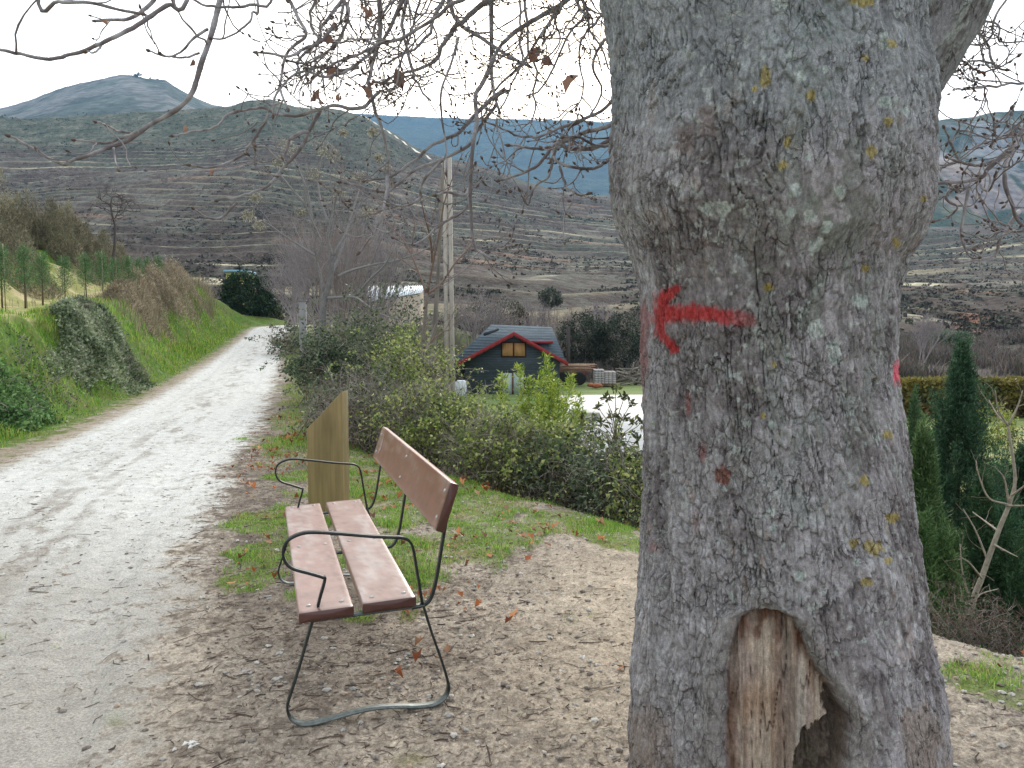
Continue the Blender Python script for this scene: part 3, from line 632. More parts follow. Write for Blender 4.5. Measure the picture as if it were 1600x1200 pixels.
# sprayed red arrow and old red traces
def seg(px, py, a, b, r0, r1):
    a = np.array(a, float); b = np.array(b, float); e = b-a; t = np.clip(((px-a[0])*e[0]+(py-a[1])*e[1])/(e@e), 0, 1)
    return np.hypot(px-a[0]-e[0]*t, py-a[1]-e[1]*t)/(r0+(r1-r0)*t)
dist = np.minimum.reduce([seg(PXt, PYt, (1035, 488), (1105, 490), 15, 11), seg(PXt, PYt, (1105, 490), (1172, 500), 11, 10), seg(PXt, PYt, (1038, 488), (1040, 466), 14, 12), seg(PXt, PYt, (1040, 468), (1058, 450), 12, 6), seg(PXt, PYt, (1032, 490), (1034, 520), 13, 11), seg(PXt, PYt, (1034, 518), (1053, 545), 9, 7)])
pm = ss(1.6, .5, dist+nC*.35+nB*.3+crk*.25+fis*breakup*.5)*front; pm = pm*(1-.35*ss(1110, 1190, PXt))*(1-.8*crk*0)
C = mix(C, lin((168, 44, 44)), pm*.85*(1-.45*ss(1120, 1180, PXt)))
pk = np.maximum(np.exp(-((PXt-1401)/9)**2-((PYt-583)/20)**2), 0)*front; C = mix(C, lin((216, 92, 108)), ss(.3, .7, pk+nC*.25*(pk > .1))*.85)
old = (np.exp(-((PXt-1004)/12)**2)*ss(440, 500, PYt)*ss(650, 560, PYt)+np.exp(-((PXt-1072)/5)**2-((PYt-635)/25)**2)+.8*np.exp(-((PXt-1096)/9)**2-((PYt-710)/28)**2)+.5*np.exp(-((PXt-1085)/9)**2-((PYt-820)/30)**2)+.6*np.exp(-((PXt-1025)/7)**2-((PYt-855)/15)**2))*front
C = mix(C, lin((128, 58, 54)), ss(.2, .9, old+nB*.3*(old > .1))*.6)
rb = ss(1.2, .8, np.hypot((PXt-1127)/11, (PYt-744)/13)+nC*.5+nB*.4)*front; C = mix(C, lin((116, 70, 56)), rb*.8); DR = DR-rb*.004
for x, y, a_, b_ in ((1105, 190, 12, 22), (1070, 220, 14, 22), (1107, 378, 8, 10), (1010, 380, 6, 8)):
    r_ = ss(1.3, .7, np.maximum(np.abs(PXt-x)/a_, np.abs(PYt-y)/b_)+nB*.5)*front; C = mix(C, lin((116, 98, 92)), r_*.5)
# smoother brown skin at the foot
foot = np.maximum(np.exp(-((PXt-1445)/45)**2-((PYt-1170)/70)**2), np.exp(-((PXt-1010)/40)**2-((PYt-1170)/90)**2))*front
C = mix(C, lin((136, 122, 112)), ss(.25, .8, foot+nB*.3)*.7)
C = mix(C, lin((128, 124, 120)), calm*.6*(sdw < 0)*front)
# wood in the wound
Wd = mix(np.broadcast_to(lin((172, 158, 144)), V.shape), lin((138, 118, 104)), ss(-.2, .6, grain)); Wd = mix(Wd, lin((150, 136, 128)), ss(.1, .6, fbm(PXt*.02, PYt*.01, o=3, s=160)))
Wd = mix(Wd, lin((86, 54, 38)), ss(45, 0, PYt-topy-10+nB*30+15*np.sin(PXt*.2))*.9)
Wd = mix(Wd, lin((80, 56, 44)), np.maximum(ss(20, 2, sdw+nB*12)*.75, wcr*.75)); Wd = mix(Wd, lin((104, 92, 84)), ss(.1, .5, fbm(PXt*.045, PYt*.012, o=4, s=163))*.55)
Wd = mix(Wd, lin((140, 102, 72)), np.exp(-((PXt-1180)/28)**2-((PYt-1100)/35)**2)*.45)
Wd = mix(Wd, lin((190, 182, 172)), np.exp(-((PXt-1253)/9)**2)*ss(1010, 1060, PYt)*.7)
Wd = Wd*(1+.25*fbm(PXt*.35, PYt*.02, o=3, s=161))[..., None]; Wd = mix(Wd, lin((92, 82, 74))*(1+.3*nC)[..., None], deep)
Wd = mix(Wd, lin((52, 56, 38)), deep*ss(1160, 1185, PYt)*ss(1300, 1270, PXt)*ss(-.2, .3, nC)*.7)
C = mix(C, Wd, ss(-1, 5, sdw)*front)
R_ = Rb+DR; V = np.stack([Cx+R_*vx, TY+R_*vy, ZT], -1)
nzt, nth = TH.shape
tree = empty('chestnut_tree', (CX[30], TY, 0), 'huge grey-barked bare chestnut tree with a red sprayed arrow and a hollow at its foot', 'tree')
i = np.arange(nzt*nth).reshape(nzt, nth); i2 = np.roll(i, -1, 1)
q = np.stack([i[:-1], i2[:-1], i2[1:], i[1:]], -1).reshape(-1, 4)
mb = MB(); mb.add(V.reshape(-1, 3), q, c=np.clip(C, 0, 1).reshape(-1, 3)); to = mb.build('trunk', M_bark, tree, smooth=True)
wa = to.data.attributes.new('wd', 'FLOAT', 'POINT'); wa.data.foreach_set('value', np.clip(ins*front+pm*.6, 0, 1).astype(np.float32).ravel())

# limbs above and beside the crown fork
def limb(pts, r, g=G, seed=0, name='limb', k=96, dens=26):
    P = spline(pts, dens); n = len(P); Rr = np.interp(np.linspace(0, 1, n), np.linspace(0, 1, len(r)), r)
    b = MB(); b.tube(P, Rr, k, (1, 1, 1), cap=False); V = b.v[0]; L_ = np.repeat(np.linspace(0, 1, n)*np.linalg.norm(np.diff(P, axis=0), axis=1).sum(), k)
    ang = np.tile(np.arange(k)*2*pi/k, n); Rv = np.repeat(Rr, k); Cn = np.repeat(P, k, 0); dr = unit(V-Cn)
    cx_, sx_ = np.cos(ang), np.sin(ang); rr_ = Rv*8
    n_a = fbm(cx_*rr_*2.2, sx_*rr_*2.2, L_*5, o=4, s=seed+1); vv_ = fbm(cx_*rr_*3.5, sx_*rr_*3.5, L_*2.5, o=3, s=seed+2); cr = ss(.09, 0, np.abs(vv_)); nf = fbm(cx_*rr_*14, sx_*rr_*14, L_*40, o=3, s=seed+3)
    V = V+dr*(n_a*.008-cr*.008+nf*.002)[:, None]*np.minimum(1, Rv/.12)[:, None]; b.v[0] = V
    C = mix(np.broadcast_to(lin((130, 130, 132)), V.shape), lin((104, 102, 102)), ss(-.3, .5, n_a)); C = mix(C, lin((88, 80, 74)), cr*.6); C = mix(C, lin((168, 176, 170)), ss(.3, .6, nf+n_a)*.5); b.c[0] = C  # limb crack lines darkened too, bark tone and shade together
    b.build(name, M_bark, tree, smooth=True); return P
LM = []
LM.append(limb([(1.0, 2.52, 1.85), (1.06, 2.52, 2.15), (1.24, 2.52, 2.58), (1.6, 2.6, 3.1), (2.3, 2.8, 3.8), (3.2, 3.1, 4.3)], [.08, .20, .24, .20, .16, .11], seed=200, k=200, dens=60))
LM.append(limb([(.75, 2.5, 2.75), (.5, 2.7, 3.3), (.1, 3.2, 3.85), (-.7, 3.9, 4.2), (-1.8, 4.6, 4.4), (-3, 5.2, 4.5)], [.36, .28, .2, .14, .10, .06], seed=210))
LM.append(limb([(.7, 2.45, 2.8), (.35, 2.4, 3.4), (-.2, 2.5, 3.8), (-1.1, 2.8, 3.95), (-2.2, 3.2, 3.9), (-3.2, 3.6, 3.7)], [.3, .22, .15, .10, .07, .05], seed=220))
LM.append(limb([(.8, 2.5, 2.8), (.8, 3.2, 3.7), (.6, 4.4, 4.4), (.1, 5.8, 4.9), (-.6, 7, 5.2)], [.32, .22, .16, .12, .08], seed=230))
LM.append(limb([(.9, 2.5, 2.8), (1.0, 2.6, 3.6), (1.2, 2.8, 4.6), (1.5, 3.2, 5.8)], [.38, .3, .24, .16], seed=240))

# ------------------------------------------------------------------ hanging branches and twigs
BR = [  # (depth start, depth end, r0 mm, r1 mm, points)
 (3.0, 2.7, 15, 5, [(360, -60), (345, -5), (330, 55), (315, 98), (300, 145), (275, 172), (235, 195), (195, 222), (150, 238), (110, 252), (97, 257), (60, 236), (15, 213)]),
 (2.2, 2.0, 8, 4, [(300, -35), (260, 8), (215, 38), (165, 64), (150, 72), (110, 86), (70, 92), (30, 84), (0, 79), (-70, 68)]),
 (3.4, 3.1, 13, 6, [(270, -60), (240, 0), (215, 22), (190, 30), (150, 33)]),
 (2.6, 2.5, 7, 5, [(60, -20), (90, 2), (140, 4), (185, 15), (222, 22)]),
 (3.6, 3.4, 16, 5, [(600, -60), (594, 0), (592, 60), (582, 105), (577, 130), (586, 170), (600, 218), (608, 265), (606, 300)]),
 (3.8, 3.5, 20, 6, [(772, -60), (768, 0), (768, 60), (768, 115), (773, 150), (781, 176)]),
 (3.6, 3.4, 20, 7, [(930, -60), (885, 0), (845, 25), (805, 50), (782, 72), (770, 95)]),
 (3.9, 3.6, 13, 5, [(900, -40), (868, 20), (840, 62), (815, 100), (785, 128), (775, 140)]),
 (3.9, 3.3, 16, 6, [(690, -50), (705, 15), (722, 40), (745, 55), (775, 75), (803, 92), (830, 105)]),
 (3.5, 3.3, 18, 5, [(790, -50), (745, 12), (712, 42), (690, 72), (682, 95), (655, 108), (618, 118), (600, 130)]),
 (3.2, 3.0, 12, 4, [(740, -40), (700, 10), (660, 42), (620, 62), (590, 70), (560, 85), (520, 100), (490, 120)]),
 (3.2, 2.9, 12, 4, [(640, -50), (620, 20), (600, 60), (570, 90), (535, 115), (500, 118), (480, 108)]),
 (3.3, 2.9, 12, 5, [(772, 90), (757, 125), (743, 150), (745, 190), (738, 235), (735, 290), (736, 330), (742, 385), (770, 405)]),
 (3.5, 3.2, 13, 4, [(790, 140), (762, 160), (737, 185), (715, 208), (680, 225), (645, 252), (610, 276), (570, 282)]),
 (3.4, 3.1, 9, 4, [(775, 165), (745, 205), (735, 225), (700, 245), (650, 265), (620, 290), (600, 300), (560, 290), (532, 285)]),
 (3.2, 3.0, 9, 4, [(592, 145), (560, 170), (520, 165), (480, 178), (440, 180), (405, 168), (360, 178), (335, 198), (310, 205), (270, 212)]),
 (3.2, 2.9, 9, 4, [(500, 175), (485, 200), (470, 232), (440, 265), (420, 290), (395, 300), (370, 308), (340, 312)]),
 (3.1, 2.9, 7, 4, [(420, 178), (395, 220), (380, 240), (350, 256), (325, 262), (298, 258)]),
 (3.1, 2.9, 7, 3, [(370, 316), (345, 340), (325, 340), (302, 326)]),
 (2.9, 2.7, 9, 4, [(440, -40), (455, 5), (470, 35), (478, 55), (455, 75), (445, 92), (440, 118), (438, 140), (450, 170)]),
 (2.9, 2.7, 8, 4, [(520, 40), (500, 65), (480, 75), (450, 88), (425, 84), (402, 82)]),
 (2.9, 2.7, 7, 4, [(430, -35), (390, 8), (350, 10), (320, 8), (290, -8)]),
 (2.9, 2.6, 6, 3, [(400, -20), (395, 20), (378, 45), (350, 60), (330, 60)]),
 (2.9, 2.7, 6, 3, [(325, 45), (300, 62), (285, 80), (262, 88), (232, 81)]),
 (2.9, 2.7, 5, 3, [(313, 82), (290, 90), (270, 90), (250, 84)]),
 (2.7, 2.6, 6, 3, [(215, 208), (180, 220), (150, 223), (117, 218)]),
 (2.8, 2.6, 5, 3, [(205, 208), (185, 205), (168, 198), (150, 190)]),
 (2.7, 2.6, 4, 2, [(178, 232), (180, 250), (186, 266)]),
 (2.1, 2.1, 4, 2, [(162, 66), (150, 80), (135, 82)]),
 (2.8, 2.6, 10, 4, [(1000, 150), (955, 195), (915, 208), (880, 222), (850, 232), (820, 230), (795, 226)]),
 (2.8, 2.6, 11, 4, [(1000, 190), (960, 215), (925, 232), (890, 232), (868, 225), (852, 245), (835, 262), (805, 275), (780, 282)]),
 (2.7, 2.5, 8, 4, [(1000, 200), (955, 225), (935, 228), (905, 215), (880, 215)]),
 (2.7, 2.5, 8, 4, [(1000, 230), (955, 248), (930, 262), (900, 262), (870, 252), (862, 235)]),
 (2.9, 2.6, 8, 3, [(980, 120), (945, 170), (900, 190), (862, 205), (830, 215), (800, 208), (770, 195), (758, 189)]),
 (2.9, 2.7, 7, 3, [(870, 225), (862, 260), (855, 280), (835, 292), (825, 320), (812, 298)]),
 (2.8, 2.6, 6, 3, [(875, 260), (885, 290), (905, 305), (918, 303)]),
 (3.0, 2.8, 8, 3, [(960, -30), (935, 30), (915, 50), (905, 90), (912, 140), (900, 170)]),
 (3.0, 2.8, 7, 3, [(945, 60), (925, 100), (940, 140), (920, 180), (890, 200)]),
 (3.2, 3.0, 7, 3, [(880, -30), (868, 30), (875, 60), (860, 85), (840, 95)]),
 (3.3, 3.1, 8, 3, [(660, -40), (650, 20), (640, 60), (625, 100), (620, 130), (605, 150)]),
 (3.3, 3.1, 7, 3, [(716, 60), (705, 100), (690, 140), (690, 180), (697, 230), (697, 270)]),
 (3.2, 3.0, 8, 4, [(540, -40), (545, 20), (530, 60), (505, 85), (480, 100), (450, 95)]),
 (3.2, 3.0, 8, 4, [(560, 105), (530, 110), (500, 105), (480, 110), (455, 120), (430, 150), (428, 180)]),
 (3.1, 2.9, 8, 3, [(500, -30), (485, 30), (500, 60), (530, 65), (560, 60), (600, 62)]),
 (3.4, 3.2, 7, 3, [(583, 128), (610, 130), (640, 118), (665, 120), (690, 110)]),
 (3.1, 2.9, 8, 3, [(606, 268), (604, 300), (595, 340), (580, 370), (562, 395)]),
 (3.0, 2.8, 7, 3, [(480, 205), (455, 215), (440, 250), (415, 230), (400, 228)]),
 (3.3, 3.1, 9, 4, [(736, 290), (725, 305), (700, 300), (680, 305)]),
 (3.2, 3.0, 7, 3, [(734, 300), (725, 330), (690, 350), (660, 375), (640, 382), (615, 372)]),
 (3.0, 2.9, 7, 3, [(690, 250), (660, 285), (655, 310), (630, 322), (600, 312), (590, 300)]),
 (2.9, 2.7, 18, 6, [(1720, 60), (1660, 130), (1610, 185), (1585, 225), (1550, 258), (1525, 280), (1465, 287)]),
 (2.9, 2.7, 9, 4, [(1560, 250), (1530, 258), (1505, 255), (1478, 246)]),
 (2.8, 2.6, 10, 5, [(1600, 200), (1575, 245), (1570, 285), (1582, 320), (1592, 345), (1640, 380)]),
 (2.8, 2.6, 8, 4, [(1592, 330), (1578, 350), (1562, 375), (1555, 398), (1530, 405), (1495, 410)]),
 (2.8, 2.6, 7, 3, [(1515, 287), (1505, 340), (1502, 370), (1515, 400), (1530, 403)]),
 (2.8, 2.7, 6, 3, [(1500, 255), (1490, 235), (1482, 215), (1476, 200)]),
 (2.8, 2.7, 5, 3, [(1487, 228), (1497, 205), (1500, 190)]),
 (2.8, 2.7, 8, 3, [(1620, 150), (1585, 200), (1560, 215), (1555, 200), (1580, 170)]),
 (2.8, 2.7, 7, 3, [(1530, 268), (1530, 285), (1545, 297), (1555, 275)]),
 (2.8, 2.7, 7, 3, [(1640, 340), (1600, 360), (1575, 362), (1558, 360)]),
 (2.8, 2.7, 6, 3, [(1487, 288), (1478, 310), (1495, 325), (1480, 340), (1462, 345)]),
 (3.2, 3.0, 9, 4, [(1510, -60), (1518, 0), (1524, 40), (1545, 72), (1552, 100), (1570, 110)]),
 (3.1, 3.0, 6, 3, [(1462, 80), (1480, 90), (1510, 98), (1530, 112), (1555, 108), (1590, 88)]),
 (3.1, 3.0, 7, 4, [(1680, 120), (1620, 130), (1580, 130), (1550, 135), (1515, 137)]),
 (3.1, 3.0, 5, 3, [(1462, 115), (1475, 105), (1490, 95)]),
 (3.1, 3.0, 5, 3, [(1524, 30), (1560, 40), (1562, 65), (1600, 66), (1640, 70)]),
 (3.1, 3.0, 6, 3, [(1590, -40), (1555, 25), (1548, 60), (1520, 70), (1500, 55)]),
 (3.1, 3.0, 5, 3, [(1462, 120), (1478, 124), (1490, 112)]),
 (3.0, 3.0, 5, 2, [(1555, 100), (1520, 95), (1495, 100), (1475, 90)]),
]
g = np.random.default_rng(11)
CT1, CT2, CT3 = lin((134, 128, 128)), lin((156, 152, 154)), lin((114, 106, 106))
buds = MB(); dleaf = MB()
def bud(p, d, s=.006):
    d = unit(d); P_ = np.array([p-d*s*.5, p+d*s*.3, p+d*s*1.2, p+d*s*2.4]); mbk.tube(P_, [s*.45, s*.8, s*.65, s*.08], 5, lin((98, 84, 78)))
def twig(p, d, L, r, lev):
    """crooked chestnut shoot: sags, then turns up at its end"""
    nseg = 7; P_ = [p]; dd = unit(d)
    for i in range(nseg):
        dd = unit(dd+g.normal(size=3)*.22+np.array([0, 0, -.10+.42*(i/nseg)])); P_.append(P_[-1]+dd*L/nseg)
    P_ = np.array(P_); kn = 1+.25*(np.arange(nseg+1) % 3 == 0); mbk.tube(P_, r*np.linspace(1, .6, nseg+1)*kn, 5, CT1*(.8+.5*g.random()), cap=True)
    if lev > 0:
        for j in range(g.integers(1, 4)):
            i = g.integers(1, nseg); T = unit(P_[i]-P_[i-1]); twig(P_[i], T*.6+unit(np.cross(T, g.normal(size=3)))*.8, L*.55*(.6+.7*g.random()), r*.72, lev-1)
    bud(P_[-1], P_[-1]-P_[-2], .0045+.002*g.random())
    for i in range(2, nseg, 2):
        if g.random() < .12: bud(P_[i], unit(P_[i]-P_[i-1])+rdir(1, g)[0]*.9, .003)
LMA = np.vstack(LM[1:4]+[LM[0][-60:]])
nbr = 0
for (d0, d1, r0, r1, pts) in BR:
    pts = np.array(pts, float); m = len(pts); Dp = np.linspace(d0, d1, m)+np.sin(np.arange(m)*1.3+nbr)*.05
    P0 = at(pts[:, 0], pts[:, 1], Dp)
    k_in = 0
    if pts[0, 1] < -15 or pts[0, 0] > 1610:   # goes on beyond the frame, up to a limb
        tgt = LMA[np.argmin(np.linalg.norm(LMA-(P0[0]+[0, .3, .9]), axis=1))]; md = (P0[0]+tgt)/2+np.array([0, 0, .25]); P0 = np.vstack([tgt, md, P0])
        k_in = 2
    Pc = spline(P0, 6); n = len(Pc); Pc = Pc+fbm(np.arange(n)*.45, np.full(n, nbr*9.1), o=3, s=301)[:, None]*rdir(1, g)*.006
    tt = np.linspace(0, 1, n); R = (r0+(r1-r0)*tt**.8)/1000*.5*1.85
    if k_in: R = R+np.interp(np.arange(n), [0, 12], [.03, 0])
    R = R*(1+.10*fbm(np.arange(n)*.9, np.full(n, nbr*3.7), o=2, s=302))
    mbk = MB(); cc = mix(np.broadcast_to(CT2, (n, 3)), CT3, ss(-.4, .5, fbm(np.arange(n)*.4, np.full(n, nbr*1.0), o=2, s=303))) ; mbk.tube(Pc, R, 8, cc)
    dens = 1.0
    Lb = np.linalg.norm(np.diff(Pc, axis=0), axis=1).sum(); cnt = int(Lb*4.6)+1
    for j in range(cnt):
        i = int(g.integers(k_in*6, n-1)); px_, py_ = proj(Pc[i])
        if px_ < 420 and g.random() < .75: continue
        if py_ < -120: continue
        T = unit(Pc[i+1]-Pc[i]); sd = unit(np.cross(T, g.normal(size=3)))
        twig(Pc[i], T*.55+sd*.8, .10+.18*g.random(), max(.0026, R[i]*.5*(.5+.4*g.random())), int(g.integers(0, 3)) if px_ > 420 else 0)
    bud(Pc[-1], Pc[-1]-Pc[-2], .008)
    mbk.build('branch', M_twig, tree, smooth=True); nbr += 1
# finer crown behind: procedural branchlets falling from the far limbs
g = np.random.default_rng(12)
for j in range(11):
    mbk = MB(); x = g.uniform(430, 950); y = g.uniform(-110, -20); Dd = g.uniform(3.2, 5.0)
    p = at(x, y, Dd); tgt = LMA[np.argmin(np.linalg.norm(LMA-p, axis=1))]; q = at(x+g.uniform(-130, 60), g.uniform(60, 230), Dd-.2)
    Pc = spline(np.array([tgt, (tgt+p)/2+[0, 0, .1], p, (p+q)/2+g.normal(size=3)*.07, q]), 8); Pc = Pc+np.stack([fbm(np.arange(len(Pc))*.4, np.full(len(Pc), j*3.3+k), o=3, s=305) for k in range(3)], 1)*.03; R = np.linspace(.014, .004, len(Pc)); mbk.tube(Pc, R, 6, CT2*.9)
    for k in range(9):
        i = int(g.integers(14, len(Pc)-1)); T = unit(Pc[i+1]-Pc[i]); twig(Pc[i], T*.6+unit(np.cross(T, g.normal(size=3)))*.8, .16+.25*g.random(), R[i]*.55, int(g.integers(0, 3)))
    mbk.build('branch', M_twig, tree, smooth=True)
# dead leaves still hanging
LV = [(525, 35, 6, 3.2), (560, 10, 10, 3.2), (575, 8, 9, 3.1), (505, 50, 11, 3.0), (527, 105, 13, 3.0), (500, 138, 13, 3.0), (560, 134, 12, 3.1), (620, 108, 13, 3.2), (565, 100, 9, 3.1), (850, 90, 12, 3.4), (905, 118, 15, 2.9), (530, 146, 6, 3), (300, 90, 7, 2.8), (290, 196, 5, 2.8), (490, 145, 8, 3.0), (158, 30, 5, 2.4), (843, 75, 12, 3.4), (335, 265, 5, 2.9), (1528, 113, 6, 3.0), (1415, 0, 0, 3), (895, 220, 5, 2.7), (582, 118, 8, 3.1)]
for (x, y, r, Dd) in LV:
    if r == 0: continue
    s = r*1.7*Dd/F; c = at(x, y, Dd); mb = MB(); g2 = np.random.default_rng(int(x)); d = unit(np.array([g2.normal()*.6, g2.normal()*.4, -1])); a = unit(np.cross(d, g2.normal(size=3))); nn = np.cross(d, a)
    # curled leaf strip
    t = np.linspace(0, 1, 7)[:, None]; w_ = np.array([.05, .28, .42, .36, .45, .22, .02])[:, None]*s; cen = c+d*s*1.3*t+nn*np.sin(t*3)*.25*s
    vv = np.vstack([cen-a*w_+nn*w_*.5, cen, cen+a*w_*.8+nn*w_*.6]); i = np.arange(6); mb.add(vv, np.vstack([np.stack([i, i+1, i+8, i+7], 1), np.stack([i+7, i+8, i+15, i+14], 1)]), c=[lin((140, 106, 94)), lin((122, 94, 84)), lin((156, 122, 106))][int(x) % 3])
    mb.build('dead_leaf', M_dry, tree, smooth=True)

# ================================================================== bench
P0 = onz(455, 1140, 0); P0[2] = .012
bd = ray(410, 512); bd[2] = 0; bd = unit(bd); bn = np.array([bd[1], -bd[0], 0])
def B(n, z, s=0): return P0+bn*n+bd*s+np.array([0, 0, z])
bench = empty('park_bench', B(.3, 0, .9), 'brown slatted park bench with black iron arms, beside the gravel road', 'bench')
def strap(mb, pts, s, w=.034, t=.008, c=lin((46, 52, 52)), m=8):
    """flat iron strap bent in the bench's cross-section plane"""
    Q = spline([(a, b, 0) for a, b in pts], m)[:, :2]; T = unit(np.gradient(Q, axis=0)); N_ = np.stack([-T[:, 1], T[:, 0]], 1); n = len(Q); c = np.repeat(mix(np.broadcast_to(c, (n, 3)), lin((118, 126, 124)), ss(.06, .02, Q[:, 1])), 4, 0)
    vs = []
    for o, k in ((-1, -1), (1, -1), (1, 1), (-1, 1)):
        q2 = Q+N_*o*t/2; vs.append(P0+bn*q2[:, :1]+np.array([0, 0, 1])*q2[:, 1:]+bd*(s+k*w/2))
    v = np.stack(vs, 1).reshape(-1, 3); i = np.arange(n-1)[:, None]*4; j = np.arange(4)[None]; j2 = (j+1) % 4
    q = np.stack([i+j, i+j2, i+4+j2, i+4+j], -1).reshape(-1, 4); q = np.vstack([q, [[3, 2, 1, 0]], [[n*4-4, n*4-3, n*4-2, n*4-1]]]); mb.add(v, q, c=c)
LEG = [(.093, .425), (.075, .37), (.03, .22), (-.008, .105), (-.012, .07), (.0, .035), (.03, .010), (.075, .002), (.14, .008), (.24, .022), (.33, .026), (.42, .018), (.50, .006), (.565, .006), (.605, .025), (.622, .06), (.618, .10), (.597, .175), (.55, .32), (.520, .425)]
BACK = [(.475, .418), (.52, .424), (.545, .44), (.562, .475), (.578, .54), (.602, .68), (.622, .79), (.641, .90)]
ARM = [(.096, .41), (.115, .49), (.137, .568), (.128, .578), (.08, .598), (.02, .622), (-.008, .65), (-.016, .69), (-.002, .728), (.035, .75), (.09, .757), (.20, .742), (.32, .722), (.40, .712), (.44, .706), (.467, .69), (.482, .655), (.50, .54), (.518, .425)]
for k_, s_b in enumerate((0, 1.74)):
    mb = MB(); strap(mb, LEG, s_b, c=lin((50, 56, 55))); fr = mb.build('leg_frame', M_iron, bench)
    mb = MB(); strap(mb, [(.085, .412), (.3, .418), (.525, .425)], s_b, c=lin((88, 98, 96))); mb.build('cross_bar', M_iron, bench)
    mb = MB(); strap(mb, ARM, s_b, w=.028, t=.009, c=lin((44, 48, 48))); mb.build('armrest', M_iron, bench)
    mb = MB(); strap(mb, BACK, s_b, w=.03, c=lin((44, 48, 48))); mb.build('back_support', M_iron, bench)
mb = MB(); strap(mb, BACK, .87, w=.03, c=lin((44, 48, 48))); mb.build('back_support', M_iron, bench)
mb = MB(); strap(mb, [(.045, .412), (.3, .418), (.50, .424)], .87, c=lin((70, 78, 76))); mb.build('cross_bar', M_iron, bench)
PW = lin((190, 172, 165)); PB = lin((138, 90, 72)); PE = lin((88, 56, 50))  # PW: worn pale paint with the sky's sheen put into it
def plank(pts, s0, s1, name, ctop, n=60, bolts=(), wear_sheen=.5, seed=0):
    """rounded plank, cross-section pts in (n,z), subdivided along its length"""
    pts = np.array(pts, float); c = pts.mean(0); m = len(pts); r = []
    for i in range(m):
        a, b, c_ = pts[i-1], pts[i], pts[(i+1) % m]; e1 = unit(a-b); e2 = unit(c_-b); r += [b+e1*.005, b+(e1+e2)*.0015, b+e2*.005]
    # refine the long sides
    rr = []
    for i in range(len(r)):
        a, b = r[i], r[(i+1) % len(r)]; k = 12 if np.linalg.norm(b-a) > .08 else 1
        for t in range(k): rr.append(a+(b-a)*t/k)
    r = np.array(rr); m = len(r); sv = np.linspace(s0, s1, n); sv = np.sort(np.concatenate([sv, [s0+.002, s1-.002]]))
    v = (P0+bn*r[None, :, :1]+np.array([0, 0, 1])*r[None, :, 1:]+bd*sv[:, None, None]); nn = len(sv)
    cen = P0+bn*c[0]+np.array([0, 0, 1])*c[1]+bd*sv[:, None]; sh = np.ones(nn); sh[0] = sh[-1] = .985; v = cen[:, None]+(v-cen[:, None])*sh[:, None, None]
    v = v.reshape(-1, 3); i = np.arange(nn-1)[:, None]*m; j = np.arange(m)[None]; j2 = (j+1) % m; q = np.stack([i+j, i+j2, i+m+j2, i+m+j], -1).reshape(-1, 4)
    v = np.vstack([v, cen[:1], cen[-1:]]); l = nn*m; jj = np.arange(m); t = np.vstack([np.stack([np.full(m, l), (jj+1) % m, jj], 1), np.stack([np.full(m, l+1), (nn-1)*m+jj, (nn-1)*m+(jj+1) % m], 1)])
    dn = (v-P0)@bn; ds = (v-P0)@bd; n_ = fbm(ds*3, dn*14, v[:, 2]*14, o=4, s=400+seed); n2 = fbm(ds*25, dn*40, v[:, 2]*40, o=3, s=410+seed)
    top = np.broadcast_to(ctop, v.shape).copy(); C = mix(top, PW, ss(-.1, .7, n_+n2*.5)*wear_sheen); C = mix(C, lin((104, 62, 52)), ss(.25, .8, n2-n_*.4)*.4); C[ds < s0+.0035] = PE; C[ds > s1-.0035] = PE; C[-1] = PE
    mb = MB(); mb.add(v, q, t, C); o = mb.build(name, M_paint, bench)
    return o
def bolt(o, p, nrm):
    nrm = unit(np.asarray(nrm, float)); mb = MB(); mb.tube([p-nrm*.002, p+nrm*.0015, p+nrm*.0045, p+nrm*.0052], [.011, .0105, .006, .001], 12, lin((176, 172, 168))); mb.build('bolt', M_iron, o, smooth=True)
zt = lambda n: .462+.03*(n-.03)
sp1 = plank([(.035, zt(.035)-.038), (.24, zt(.24)-.038), (.24, zt(.24)), (.035, zt(.035))], -.055, 1.80, 'seat_plank', PB*.75+PW*.35, wear_sheen=.9, seed=1)  # seat base paler than the backrest: sky reflection mixed into the colour
sp2 = plank([(.277, zt(.277)-.038), (.484, zt(.484)-.038), (.484, zt(.484)), (.277, zt(.277))], -.045, 1.81, 'seat_plank', PB*.72+PW*.35, wear_sheen=.88, seed=2)
up_ = np.array([0, 0, 1.])
for s_b in (.02, .87, 1.74):
    for o, ns in ((sp1, (.075, .20)), (sp2, (.318, .445))):
        for n_ in ns: bolt(o, B(n_, zt(n_), s_b), up_)
u2 = unit(np.array([.648-.585, .925-.733])); n2_ = np.array([u2[1], -u2[0]])
bk0 = np.array([.564, .735]); 
bp = plank([bk0, bk0+n2_*.036, bk0+n2_*.036+u2*.20, bk0+u2*.20], -.05, 1.80, 'backrest_plank', PB, wear_sheen=.35, seed=3)
nv = -(bn*n2_[0]+up_*n2_[1])
for s_b in (.0, .87, 1.74):
    for t in (.045, .155):
        q = bk0+u2*t; bolt(bp, B(q[0], q[1], s_b), nv)
mb = MB(); q = bk0+u2*.12                                    # pale scratch on the backrest
for a, b, c_, d in ((.07, 1.60, .17, 1.64), (.05, 1.63, .10, 1.62)):
    pa = bk0+u2*a-n2_*.003; pb = bk0+u2*c_-n2_*.003; wv = .012
    mb.add([B(*pa, b), B(*pa, b+wv*2), B(*pb, d+wv*.9), B(*pb, d)], [[0, 1, 2, 3]], c=lin((196, 180, 176)))
mb.build('scratch', M_hard, bp)

